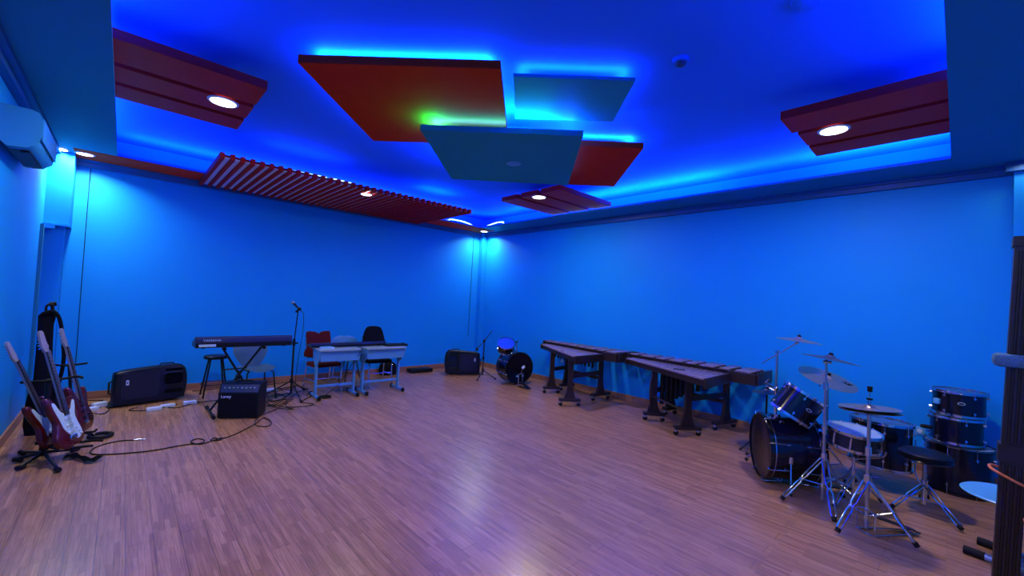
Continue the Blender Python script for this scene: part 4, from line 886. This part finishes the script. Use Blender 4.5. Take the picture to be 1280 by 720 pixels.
T = thing('padded_chair', 'dark red padded chair with a notched backrest behind the left desk', 'chair', (-4.06, -1.0, 0))
padded_chair(T, -3.93, -1.0, 0.15, 'redfabric')
T = thing('padded_chair', 'black padded chair with a domed backrest behind the right desk', 'chair', (-3.02, -0.98, 0))
padded_chair(T, -3.03, -0.98, -0.05, 'blackmatte', zt=0.99, notch=False)

def desk(T, x0, x1, y0, y1, zt=0.735, rz=0.0):
    """pale school desk with an open tray, side plates and T-feet with black caps; y0 front edge"""
    cx, cy = (x0+x1)/2, (y0+y1)/2; w = x1-x0; d = y1-y0; m = Matrix.Translation((cx, cy, 0)) @ Matrix.Rotation(rz, 4, 'Z')
    fp = [(-w/2, d/2), (w/2, d/2), (w/2, -d/2+0.02), (w/4, -d/2-0.004), (0, -d/2+0.006), (-w/4, -d/2-0.004), (-w/2, -d/2+0.02)]
    MB().prism(list(reversed(fp)), zt-0.022, zt, m).build('desktop', 'desktop', T)
    mb = MB(); mb.box((0, -d/2+0.05, zt-0.10), (w-0.06, 0.012, 0.155), m); mb.build('front_panel', 'deskmetal', T)
    mb = MB(); mb.box((0, 0.02, zt-0.17), (w-0.06, d-0.10, 0.012), m); mb.build('tray', 'deskmetal', T)
    for sx in (-1, 1):
        pl = [(-d/2+0.02, zt-0.024), (d/2-0.04, zt-0.024), (d/2-0.06, zt-0.15), (0.06, zt-0.26), (0.0, zt-0.27), (-0.05, zt-0.24), (-d/2+0.05, zt-0.15)]
        mm_ = m @ Matrix(((0, 0, 1, sx*(w/2-0.022)), (1, 0, 0, 0), (0, 1, 0, 0), (0, 0, 0, 1)))
        MB().prism(pl, -0.006, 0.006, mm_).build('side_plate', 'deskmetal', T)
        MB().box((sx*(w/2-0.030), 0.0, (zt-0.15)/2+0.02), (0.032, 0.062, zt-0.20), m, bev=0.006).build('leg', 'deskmetal', T)
        f_ = MB().box((sx*(w/2-0.030), 0.0, 0.035), (0.034, 0.40, 0.034), m, bev=0.005).build('foot_bar', 'deskmetal', T)
        for e in (-1, 1): MB().box((sx*(w/2-0.030), e*0.205, 0.032), (0.046, 0.055, 0.060), m, bev=0.014).build('end_cap', 'rubber', f_)
    MB().box((0, 0.0, 0.17), (w-0.08, 0.022, 0.036), m, bev=0.004).build('crossbar', 'deskmetal', T)
T = thing('school_desk', 'pale blue metal school desk, left of the two, beside the microphone stand', 'desk', (-3.90, -1.42, 0))
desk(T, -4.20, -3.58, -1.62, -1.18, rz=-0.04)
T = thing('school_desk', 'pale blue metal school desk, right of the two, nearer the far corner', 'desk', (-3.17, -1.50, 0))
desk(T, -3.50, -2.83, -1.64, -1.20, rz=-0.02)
T = thing('digital_keyboard', 'slim dark keyboard lying flat across the backs of the two desks', 'keyboard', (-3.62, -1.22, 0.747))
keyboard(T, Matrix.Translation((-3.67, -1.26, 0.748)) @ Matrix.Rotation(-0.02, 4, 'Z'), 1.16, 0.20, 0.06, 44)
T = thing('drum_pad', 'thin dark electronic pad at the right end of the desks', 'electronic pad', (-2.95, -1.4, 0.737))
m_ = Matrix.Translation((-2.92, -1.40, 0.737)) @ Matrix.Rotation(-0.1, 4, 'Z')
MB().prism(rrect(0.38, 0.22, 0.03, 4), 0, 0.028, m_, 0.97).build('body', 'black', T)
for k in range(4): MB().prism(rrect(0.07, 0.075, 0.012, 3, -0.12+0.08*k, 0.03), 0.028, 0.032, m_).build('pad', 'navy', T)
MB().cyl(m_ @ Vector((0.10, -0.07, 0.028)), m_ @ Vector((0.10, -0.07, 0.05)), 0.015, seg=12).build('knob', 'rubber', T)
T = thing('paper_stack', 'pale stack of papers on the left corner of the left desk', 'papers', (-4.10, -1.40, 0.736))
MB().box((-4.06, -1.46, 0.748), (0.17, 0.13, 0.024), rz=0.1, bev=0.002).build('sheets', 'bluelabel', T); MB().box((-4.055, -1.46, 0.7625), (0.16, 0.12, 0.004), rz=0.2).build('top_booklet', 'offwhite', T)
o = tag(MB().lathe([(0, 0), (0.085, 0), (0.09, 0.01), (0.08, 0.022), (0, 0.026)], Matrix.Translation((-4.03, -1.42, 0)), 24).build('rubber_practice_pad', 'rubber'), 'round black pad on the floor by the foot of the left desk', 'practice pad')
T = thing('equipment_bag', 'black bag standing on the floor behind the right desk', 'bag', (-2.40, -0.15, 0))
MB().loft([[Vector((x, y, z)) for x, y in [(-2.4+a, -0.16+b) for a, b in rrect(w_, d_, 0.04, 3)]] for w_, d_, z in ((0.28, 0.20, 0.0), (0.31, 0.22, 0.08), (0.28, 0.19, 0.20), (0.20, 0.12, 0.24))]).build('body', 'blackmatte', T)
MB().tube([(-2.46, -0.17, 0.235), (-2.45, -0.17, 0.30), (-2.36, -0.17, 0.30), (-2.35, -0.17, 0.235)], 0.008, 6, sm=3).build('handle', 'rubber', T)
T = thing('flat_case', 'flat black case on the floor between the right desk and the far loudspeaker', 'case', (-1.70, -0.18, 0))
MB().box((-1.70, -0.20, 0.04), (0.50, 0.22, 0.075), rz=-0.06, bev=0.012).build('body', 'black', T)
MB().tube([(-1.80, -0.32, 0.04), (-1.79, -0.345, 0.04), (-1.69, -0.35, 0.04), (-1.68, -0.325, 0.04)], 0.007, 6).build('handle', 'rubber', T)

# microphone stand by the keyboard
T = thing('microphone_stand', 'tall black straight microphone stand between the keyboard and the desks', 'microphone stand', (-4.43, -1.14, 0))
b = Vector((-4.43, -1.14, 0))
MB().cyl(b+Vector((0, 0, 0.05)), b+Vector((0, 0, 0.82)), 0.013, seg=10).cyl(b+Vector((0, 0, 0.82)), b+Vector((0.02, -0.03, 1.29)), 0.008, seg=10).build('pole', 'darkmetal', T)
MB().cyl(b+Vector((0, 0, 0.76)), b+Vector((0, 0, 0.86)), 0.022, 0.018, seg=12).box(b+Vector((0, 0, 0.80)), (0.12, 0.02, 0.022), rz=-0.7, bev=0.004).build('clutch', 'black', T)
MB().cyl(b+Vector((0.0, -0.0, 1.26)), b+Vector((0.04, -0.06, 1.32)), 0.015, 0.017, seg=10).build('microphone_clip', 'rubber', T)
tripod(T, (b.x, b.y), 0.24, [(-4.42, -1.62), (-4.78, -1.02), (-4.16, -0.86)], mat='darkmetal', rad=0.009, double=False, zlow=0.10)
T = thing('microphone', 'dark handheld microphone clipped on top of the tall straight stand', 'microphone', (-4.42, -1.18, 1.33))
h0 = b+Vector((0.045, -0.065, 1.285)); h1 = b+Vector((-0.03, 0.03, 1.385))
MB().cyl(h0, h1, 0.011, 0.016, seg=12).build('body', 'black', T)
MB().ball(h1+(h1-h0).normalized()*0.018, 0.025, seg=14).build('grille_ball', 'steel', T)
tag(MB().tube([h0, h0+Vector((0.035, -0.03, -0.06)), h0+Vector((0.04, -0.02, -0.35)), h0+Vector((0.0, 0.0, -0.8)), b+Vector((0.05, -0.04, 0.12)), b+Vector((0.12, -0.12, 0.01))], 0.0035, 6, sm=6).build('microphone_cable', 'black'), 'thin black cable hanging from the microphone down its stand', 'cable')

# ============================================================ CABLES AND ADAPTERS
def cable(pts, label, z=0.006, rad=0.006, zz=None):
    P_ = [(x, y, z+(0.012 if (i % 5 == 3) else 0)) for i, (x, y) in enumerate(pts)]
    return tag(MB().tube(P_, rad, 6, sm=6).build('floor_cable', 'rubber'), label, 'cable')
main_ = [(-6.17, -2.26), (-6.27, -2.22), (-6.39, -2.26), (-6.46, -2.36), (-6.47, -2.48), (-6.42, -2.56), (-6.27, -2.64), (-6.05, -2.7), (-5.81, -2.68), (-5.68, -2.71), (-5.64, -2.63), (-5.69, -2.54), (-5.75, -2.61), (-5.69, -2.74), (-5.56, -2.68), (-5.49, -2.64), (-5.52, -2.71), (-5.59, -2.67), (-5.55, -2.6), (-5.5, -2.67), (-5.36, -2.58), (-5.13, -2.32), (-4.99, -2.1), (-4.96, -2.32), (-5.02, -2.47), (-5.12, -2.4), (-5.1, -2.19), (-4.97, -1.95), (-4.77, -1.76), (-4.56, -1.44), (-4.55, -1.27), (-4.74, -1.34)]
T = thing('guitar_cable', 'long black cable snaking across the open floor with a jack plug at its left end', 'cable', (-6.17, -2.26, 0))
MB().tube([(x, y, 0.006) for x, y in main_], 0.0055, 6, sm=6).build('cord', 'rubber', T)
MB().cyl((-6.17, -2.26, 0.008), (-6.12, -2.28, 0.008), 0.007, seg=8).cyl((-6.12, -2.28, 0.008), (-6.085, -2.294, 0.008), 0.003, seg=8).build('jack_plug', 'steel', T)
cable([(-4.80, -1.30), (-4.73, -1.60), (-4.51, -1.32), (-4.29, -0.98), (-4.06, -0.72)], 'black cable in the tangle running from the amplifier towards the red chair')
cable([(-4.74, -1.01), (-4.58, -0.81), (-4.51, -1.15), (-4.66, -1.49), (-4.80, -1.60), (-4.86, -1.45), (-4.70, -1.25)], 'black cable looped beside the right side of the amplifier', 0.014)
cable([(-4.67, -0.76), (-4.49, -0.74), (-4.25, -0.61), (-4.53, -1.25), (-4.72, -1.35), (-4.73, -1.13), (-4.56, -0.94)], 'black cable curled behind the microphone stand tripod', 0.020)
cable([(-4.44, -1.30), (-4.59, -1.53), (-4.62, -1.72), (-4.49, -1.84), (-4.30, -1.76), (-4.39, -1.55), (-4.23, -1.32), (-4.15, -1.25)], 'black cable making a wide loop in front of the microphone stand')
cable([(-4.62, -0.47), (-4.42, -0.52), (-4.14, -0.47), (-4.12, -0.89), (-4.22, -1.20)], 'black cable lying along the baseboard behind the microphone stand')
cable([(-4.82, -1.62), (-4.62, -1.36), (-4.41, -1.03), (-4.61, -1.14), (-4.80, -1.40), (-4.78, -1.75), (-4.62, -1.95), (-4.72, -1.70)], 'black cable zigzagging in the tangle nearest the amplifier', 0.026)
cable([(-5.99, -1.02), (-6.08, -1.03), (-6.20, -0.93), (-6.12, -0.86)], 'short black cable in front of the left loudspeaker')
cable([(-5.83, -1.00), (-5.74, -1.07), (-5.58, -0.95), (-5.39, -0.94), (-5.05, -0.90), (-4.60, -0.68)], 'black cable joining the white adapters to the cable tangle')
cable([(-6.41, -0.60), (-6.38, -0.78), (-6.43, -0.97), (-6.54, -0.88), (-6.62, -0.56), (-6.51, -0.36), (-6.45, -0.20), (-6.66, -0.08)], 'black cable curled at the left end of the left loudspeaker')
tag(MB().tube([(-4.25, -1.68, 0.01), (-4.08, -1.55, 0.06), (-3.85, -1.50, 0.22), (-3.70, -1.48, 0.45), (-3.62, -1.64, 0.70), (-3.60, -1.60, 0.745)], 0.0045, 6, sm=5).build('floor_cable', 'rubber'), 'black cable rising from the floor across the left desk to its keyboard', 'cable')
cable([(-5.5, -0.12), (-5.0, -0.10), (-4.5, -0.14), (-4.0, -0.12), (-3.4, -0.16)], 'thin black cable along the back baseboard behind the chairs', rad=0.005)
def adapter(x, y, rz, label, s_=(0.13, 0.06, 0.04)):
    T = thing('power_adapter', label, 'power adapter', (x, y, 0)); m = Matrix.Translation((x, y, 0)) @ Matrix.Rotation(rz, 4, 'Z')
    MB().box((0, 0, s_[2]/2), s_, m, bev=0.008).build('body', 'white', T)
    MB().cyl(m @ Vector((s_[0]/2-0.002, 0, s_[2]/2)), m @ Vector((s_[0]/2+0.03, 0, s_[2]/2)), 0.006, seg=8).build('strain_relief', 'rubber', T)
adapter(-6.55, -0.74, 0.5, 'white power adapter left of the left loudspeaker, nearer the guitars', (0.16, 0.07, 0.045))
adapter(-6.47, -0.56, 0.5, 'white power adapter touching the left end of the left loudspeaker', (0.14, 0.06, 0.06))
adapter(-5.97, -1.07, 0.2, 'white power adapter in front of the left loudspeaker, left one of a pair', (0.15, 0.06, 0.045))
adapter(-5.83, -0.96, 0.15, 'white power adapter in front of the left loudspeaker, right one of a pair', (0.15, 0.05, 0.04))
adapter(-5.60, -0.93, 0.05, 'white power adapter near the right end of the left loudspeaker', (0.14, 0.07, 0.045))
adapter(-4.56, -0.62, 0.2, 'white power adapter in the cable tangle behind the microphone stand', (0.16, 0.07, 0.04))

# ============================================================ GUITARS
def guitar(T, bottom, head, face, L_=1.0, bass=False):
    """bottom: underside of the body, head: tip of the headstock, face: direction the front looks"""
    b = Vector(bottom); Y = (Vector(head)-b).normalized(); k = (Vector(head)-b).length/1.0
    Z = Vector(face); Z = (Z-Y*Z.dot(Y)).normalized(); X = Y.cross(Z)
    m = Matrix(((X.x*k, Y.x*k, Z.x*k, b.x), (X.y*k, Y.y*k, Z.y*k, b.y), (X.z*k, Y.z*k, Z.z*k, b.z), (0, 0, 0, 1)))
    body = [(0, 0), (0.09, 0.004), (0.150, 0.045), (0.160, 0.115), (0.125, 0.19), (0.118, 0.24), (0.142, 0.31), (0.155, 0.37), (0.135, 0.405), (0.105, 0.385), (0.07, 0.33), (0.03, 0.315), (-0.03, 0.315), (-0.065, 0.345), (-0.10, 0.42), (-0.140, 0.455), (-0.165, 0.43), (-0.150, 0.34), (-0.118, 0.25), (-0.130, 0.19), (-0.165, 0.115), (-0.150, 0.045), (-0.09, 0.004)]
    sb = smooth_poly(body, 3); cx, cy = 0, 0.2
    def sc(f_, z): return [m @ Vector((cx+(x-cx)*f_, cy+(y-cy)*f_, z)) for x, y in sb]
    MB().loft([sc(0.94, -0.022), sc(0.99, -0.017), sc(1, -0.010), sc(1, 0.010), sc(0.99, 0.017), sc(0.94, 0.022)]).build('body', 'guitarred', T, angle=60)
    pg = smooth_poly([(0.125, 0.10), (0.10, 0.19), (0.095, 0.25), (0.118, 0.31), (0.130, 0.365), (0.105, 0.37), (0.07, 0.315), (0.03, 0.295), (-0.03, 0.295), (-0.065, 0.33), (-0.095, 0.395), (-0.125, 0.40), (-0.115, 0.33), (-0.09, 0.25), (-0.07, 0.17), (-0.02, 0.105), (0.05, 0.05), (0.10, 0.06)], 3)
    MB().prism(pg, 0.0215, 0.0245, m).build('pickguard', 'pickguard' if not bass else 'guitarred', T)
    for y in (0.125, 0.185, 0.245):
        MB().box((0, y, 0.027), (0.085, 0.020, 0.009), m, bev=0.003).build('pickup', 'white' if not bass else 'black', T)
    MB().box((0, 0.078, 0.028), (0.085, 0.035, 0.010), m, bev=0.002).build('bridge', 'chrome', T)
    for kx, ky in ((0.065, 0.14), (0.085, 0.11), (0.095, 0.08)): MB().cyl((kx, ky, 0.024), (kx, ky, 0.038), 0.011, 0.009, seg=12, m=m).build('knob', 'white' if not bass else 'black', T)
    MB().loft([[m @ Vector(q) for q in [(-w, y, 0.026), (w, y, 0.026), (w*0.8, y, 0.008), (-w*0.8, y, 0.008)]] for y, w in ((0.30, 0.028), (0.60, 0.025), (0.82, 0.022))]).build('neck', 'maple', T)
    fb = MB().loft([[m @ Vector(q) for q in [(-w, y, 0.032), (w, y, 0.032), (w, y, 0.026), (-w, y, 0.026)]] for y, w in ((0.27, 0.028), (0.82, 0.022))]).build('fretboard', 'brownwood' , T)
    mb = MB()
    for i in range(18):
        y = 0.82-0.62*(1-2**(-(i+1)/12)); mb.box((0, y, 0.0325), (0.048, 0.0018, 0.002), m)
    mb.build('frets', 'steel', fb)
    hp = smooth_poly([(-0.021, 0.82), (0.021, 0.82), (0.026, 0.845), (0.034, 0.87), (0.026, 0.89), (0.022, 0.95), (0.020, 0.985), (0.0, 1.0), (-0.022, 0.985), (-0.030, 0.95), (-0.035, 0.90), (-0.038, 0.86), (-0.028, 0.84)], 3)
    hs = MB().prism(hp, 0.006, 0.022, m).build('headstock', 'maple', T)
    for i in range(6 if not bass else 4):
        y = 0.856+i*(0.024 if not bass else 0.034)
        MB().cyl((-0.034, y, 0.013), (-0.052, y, 0.013), 0.003, seg=6, m=m).box((-0.058, y, 0.013), (0.014, 0.011, 0.007), m).build('tuning_peg', 'chrome', T)
    mb = MB()
    for i in range(6 if not bass else 4):
        x = (i-2.5)*0.0075 if not bass else (i-1.5)*0.011; mb.cyl((x, 0.075, 0.0345), (x*0.8, 0.83, 0.0345), 0.0007, seg=4, m=m)
    mb.build('strings', 'steel', T)
    MB().cyl((0, -0.008, 0), (0, 0.003, 0), 0.008, seg=8, m=m).build('strap_button', 'chrome', T)
T = thing('electric_guitar', 'dark red electric guitar with a white pickguard, head tipped towards the left wall', 'guitar', (-6.75, -2.42, 0.12))
guitar(T, (-6.715, -2.40, 0.13), (-7.02, -2.60, 1.05), (0.98, -0.24, 0.2))
T = thing('electric_guitar', 'dark red electric guitar with a white pickguard, front one of the two on the stand', 'guitar', (-6.6, -2.6, 0.12))
guitar(T, (-6.585, -2.60, 0.125), (-6.85, -2.52, 1.13), (0.90, -0.40, 0.15))
T = thing('bass_guitar', 'dark red guitar with black fittings on its own low stand, nearer the loudspeaker', 'guitar', (-6.55, -1.95, 0.1))
guitar(T, (-6.53, -1.99, 0.10), (-6.77, -1.92, 1.10), (0.95, -0.28, 0.1), bass=True)
# multi guitar stand
T = thing('guitar_stand', 'black tubular stand with floor tubes holding the two front guitars', 'guitar stand', (-6.76, -2.50, 0))
c = Vector((-6.76, -2.47, 0))
MB().cyl(c+Vector((0, 0, 0.04)), c+Vector((-0.01, 0.04, 0.70)), 0.019, seg=12).build('post', 'darkmetal', T)
MB().box(c+Vector((0.0, -0.030, 0.30)), (0.045, 0.012, 0.16), bev=0.002).build('pale_label', 'bluelabel', T)
MB().box(c+Vector((0.0, -0.0, 0.12)), (0.06, 0.06, 0.05), bev=0.006).build('collar', 'rubber', T)
MB().cyl(c+Vector((-0.055, -0.01, 0.16)), c+Vector((-0.02, 0, 0.16)), 0.014, seg=10).build('locking_knob', 'rubber', T)
for q in ((-6.88, -2.66), (-6.64, -2.88), (-6.93, -2.40), (-6.92, -2.20), (-6.56, -2.34)):
    e = Vector((q[0], q[1], 0.025)); g = MB().cyl(c+Vector((0, 0, 0.07)), e, 0.013, seg=10).build('floor_tube', 'darkmetal', T)
    d = (e-c).normalized(); MB().cyl(e-d*0.05, e+d*0.01, 0.020, seg=10).build('rubber_cap', 'rubber', g)
MB().tube([c+Vector((-0.16, -0.05, 0.70)), c+Vector((-0.10, 0.0, 0.69)), c+Vector((0.02, 0.02, 0.69)), c+Vector((0.16, 0.02, 0.71)), c+Vector((0.20, -0.06, 0.71))], 0.011, 8, sm=3).build('neck_yoke', 'rubber', T)
MB().tube([c+Vector((0.0, 0, 0.13)), c+Vector((0.10, -0.10, 0.11)), c+Vector((0.27, -0.14, 0.11)), c+Vector((0.30, -0.22, 0.13))], 0.011, 8, sm=3).build('body_arm', 'rubber', T)
MB().tube([c+Vector((0.0, 0, 0.13)), c+Vector((0.12, 0.02, 0.11)), c+Vector((0.30, -0.02, 0.12)), c+Vector((0.36, -0.10, 0.13))], 0.011, 8, sm=3).build('body_arm', 'rubber', T)
# stand of the bass
T = thing('guitar_stand', 'low black stand with a ring-shaped foot under the guitar nearest the loudspeaker', 'guitar stand', (-6.58, -1.88, 0))
c = Vector((-6.62, -1.84, 0))
MB().cyl(c+Vector((0, 0, 0.03)), c+Vector((-0.07, 0.03, 0.74)), 0.013, seg=10).build('post', 'darkmetal', T)
MB().tube([c+Vector((-0.17, 0.0, 0.74)), c+Vector((-0.10, -0.02, 0.73)), c+Vector((0.0, -0.02, 0.735)), c+Vector((0.06, -0.07, 0.75))], 0.010, 8, sm=3).build('neck_yoke', 'rubber', T)
MB().tube([c+Vector((0.20, -0.14, 0))+Vector((0.085*math.cos(2*PI*k/20), 0.085*math.sin(2*PI*k/20), 0.022)) for k in range(20)], 0.018, 8, closed=True).build('ring_foot', 'rubber', T)
MB().tube([c+Vector((0, 0, 0.06)), c+Vector((0.08, -0.06, 0.05)), c+Vector((0.16, -0.12, 0.03))], 0.013, 8).build('floor_tube', 'darkmetal', T)
MB().tube([c+Vector((0, 0, 0.06)), c+Vector((-0.12, -0.14, 0.018))], 0.013, 8).build('floor_tube', 'darkmetal', T)
MB().tube([c+Vector((0, 0, 0.06)), c+Vector((-0.10, 0.14, 0.018))], 0.013, 8).build('floor_tube', 'darkmetal', T)
MB().tube([c+Vector((0.0, 0.0, 0.10)), c+Vector((0.04, -0.14, 0.085)), c+Vector((0.15, -0.20, 0.085)), c+Vector((0.17, -0.20, 0.11))], 0.010, 8, sm=3).build('body_arm', 'rubber', T)
# black sleeve / folded stand in the corner
T = thing('gig_bag', 'tall black padded bag standing upright in the left corner behind the guitars', 'instrument bag', (-6.87, -1.5, 0))
secs = []
for z, w, d, ox in ((0.0, 0.22, 0.14, 0.0), (0.10, 0.25, 0.16, 0.0), (0.30, 0.24, 0.16, 0.0), (0.42, 0.19, 0.13, -0.01), (0.56, 0.13, 0.10, -0.015), (0.80, 0.115, 0.09, -0.02), (1.10, 0.11, 0.085, -0.025), (1.20, 0.125, 0.085, -0.02), (1.24, 0.09, 0.06, -0.01)):
    secs.append([Vector((-6.87+ox+x, -1.5+y, z)) for x, y in rrect(w, d, min(w, d)*0.4, 4)])
MB().loft(secs).build('body', 'blackmatte', T, angle=60)
MB().tube([(-6.90, -1.56, 1.22), (-6.85, -1.57, 1.25), (-6.80, -1.57, 1.18), (-6.765, -1.57, 0.98), (-6.745, -1.57, 0.70), (-6.79, -1.56, 0.35)], 0.016, 8, sm=4).build('shoulder_strap', 'blackmatte', T)
MB().tube([(-6.90, -1.5, 1.23), (-6.90, -1.5, 1.30), (-6.86, -1.5, 1.31), (-6.85, -1.5, 1.23)], 0.010, 8, sm=3).build('carry_loop', 'rubber', T)
MB().box((-6.885, -1.578, 0.25), (0.13, 0.03, 0.24), bev=0.012).build('pocket', 'blackmatte', T)
T = thing('folded_microphone_stand', 'folded dark stand with a knobbed top leaning behind the black bag', 'microphone stand', (-6.86, -1.38, 0))
MB().cyl((-6.82, -1.34, 0.01), (-6.87, -1.40, 1.30), 0.012, seg=10).build('pole', 'darkmetal', T)
MB().cyl((-6.89, -1.40, 1.31), (-6.84, -1.40, 1.32), 0.022, seg=12).build('clamp_knob', 'rubber', T)
for k in range(3):
    a = k*2*PI/3; MB().cyl((-6.835+0.02*math.cos(a), -1.355+0.02*math.sin(a), 0.30), (-6.82+0.05*math.cos(a), -1.34+0.05*math.sin(a), 0.01), 0.008, seg=8).build('leg', 'darkmetal', T)
# strap on the floor
def strap(u_, v):
    x = -6.64+0.24*u_; y = -2.55-0.20*u_+0.05*math.sin(u_*7)
    return (x+0.02*v, y+(v-0.5)*0.075*(1+0.3*math.sin(9*u_)), 0.012+0.016*abs(math.sin(u_*11+v*2.0))+0.010*v)
o = MB().grid(strap, 24, 5, 0.006).build('guitar_strap', 'blackmatte'); tag(o, 'crumpled black guitar strap lying on the floor in front of the guitar stand', 'strap')

# ============================================================ RIGHT EDGE
T = thing('low_stool', 'pale blue round-seated stool with black-capped floor tubes, cut off at the right edge', 'stool', (-1.93, -8.18, 0))
m_ = Matrix.Translation((-1.93, -8.16, 0))
MB().lathe([(0, 0.437), (0.20, 0.437), (0.245, 0.444), (0.252, 0.452), (0.243, 0.458), (0.20, 0.452), (0, 0.448)], m_, 48).build('seat', 'offwhite', T)
MB().cyl((-1.93, -8.16, 0.06), (-1.93, -8.16, 0.437), 0.024, seg=16).build('pedestal', 'satin', T)
for (xa, ya, xb_, yb) in ((-1.955, -7.935, -2.06, -8.42), (-1.70, -8.005, -1.80, -8.42)):
    a = Vector((xa, ya, 0.027)); b_ = Vector((xb_, yb, 0.027)); d = (b_-a).normalized()
    g = MB().cyl(a+d*0.07, b_-d*0.07, 0.023, seg=14).build('floor_tube', 'satin', T)
    MB().tube([a, a+d*0.015, a+d*0.10], 0.027, 14).build('end_cap', 'rubber', g)
    MB().tube([b_-d*0.10, b_-d*0.015, b_], 0.027, 14).build('end_cap', 'rubber', g)
MB().cyl((-2.0, -8.18, 0.05), (-1.745, -8.18, 0.05), 0.020, seg=12).build('cross_tube', 'satin', T)
# tall post
T = thing('rack_post', 'tall dark ribbed wooden post at the right edge of the picture', 'post', (-2.4, -8.12, 0))
lean = lambda z: -0.034*z
def psec(z, g=0.0):
    y0_, x0_ = -8.046+lean(z), -2.40; return [Vector((x0_-g, y0_+g, z)), Vector((x0_-g, y0_-0.105-g, z)), Vector((x0_+0.10+g, y0_-0.105-g, z)), Vector((x0_+0.10+g, y0_+g, z))]
MB().loft([psec(0), psec(2.13)]).build('post', 'brownwood', T)
for k in range(4):
    yy = -8.058-0.027*k
    MB().loft([[Vector((x, yy+lean(z)+dy, z)) for x, dy in ((-2.398, 0.009), (-2.412, 0.006), (-2.412, -0.006), (-2.398, -0.009))] for z in (0.90, 2.05)]).build('rib', 'brownwood', T)
    MB().loft([[Vector((x, yy+lean(z)+dy, z)) for x, dy in ((-2.398, 0.009), (-2.412, 0.006), (-2.412, -0.006), (-2.398, -0.009))] for z in (0.02, 0.76)]).build('rib', 'brownwood', T)
MB().loft([psec(0.78, 0.012), psec(0.88, 0.012)]).build('collar', 'brownwood', T)
MB().loft([psec(2.08, 0.008), psec(2.14, 0.008)]).build('cap', 'brownwood', T)
o = tag(MB().box((-2.36, -8.115, 1.385), (0.15, 0.16, 0.080), rz=0.0, bev=0.025).build('foam_pad', 'foam'), 'rounded grey foam pad fixed across the tall dark post', 'foam pad')
for q in o.data.vertices: pass
o = tag(MB().tube([(-2.425, -8.055, 0.715), (-2.44, -8.10, 0.695), (-2.44, -8.17, 0.665), (-2.40, -8.21, 0.65), (-2.30, -8.21, 0.67), (-2.275, -8.12, 0.70), (-2.30, -8.04, 0.72), (-2.38, -8.035, 0.72)], 0.008, 8, closed=True, sm=4).build('orange_cord', 'cord'), 'orange cord tied round the tall dark post', 'cord')
T = thing('wooden_barrel_drum', 'brown wooden drum with an orange rope ring, mostly outside the right edge', 'drum', (-2.64, -8.33, 0))
m_ = Matrix.Translation((-2.66, -8.345, 0))
MB().lathe([(0, 0.0), (0.13, 0.0), (0.17, 0.12), (0.195, 0.30), (0.19, 0.48), (0.165, 0.60), (0, 0.60)], m_, 40).build('body', 'basewood', T)
MB().lathe([(0, 0.60), (0.168, 0.60), (0.168, 0.612), (0, 0.616)], m_, 40).build('skin', 'bluelabel', T)
MB().lathe([(0.19, 0.525), (0.20, 0.535), (0.19, 0.545)], m_, 40, True).build('rope_ring', 'cord', T)
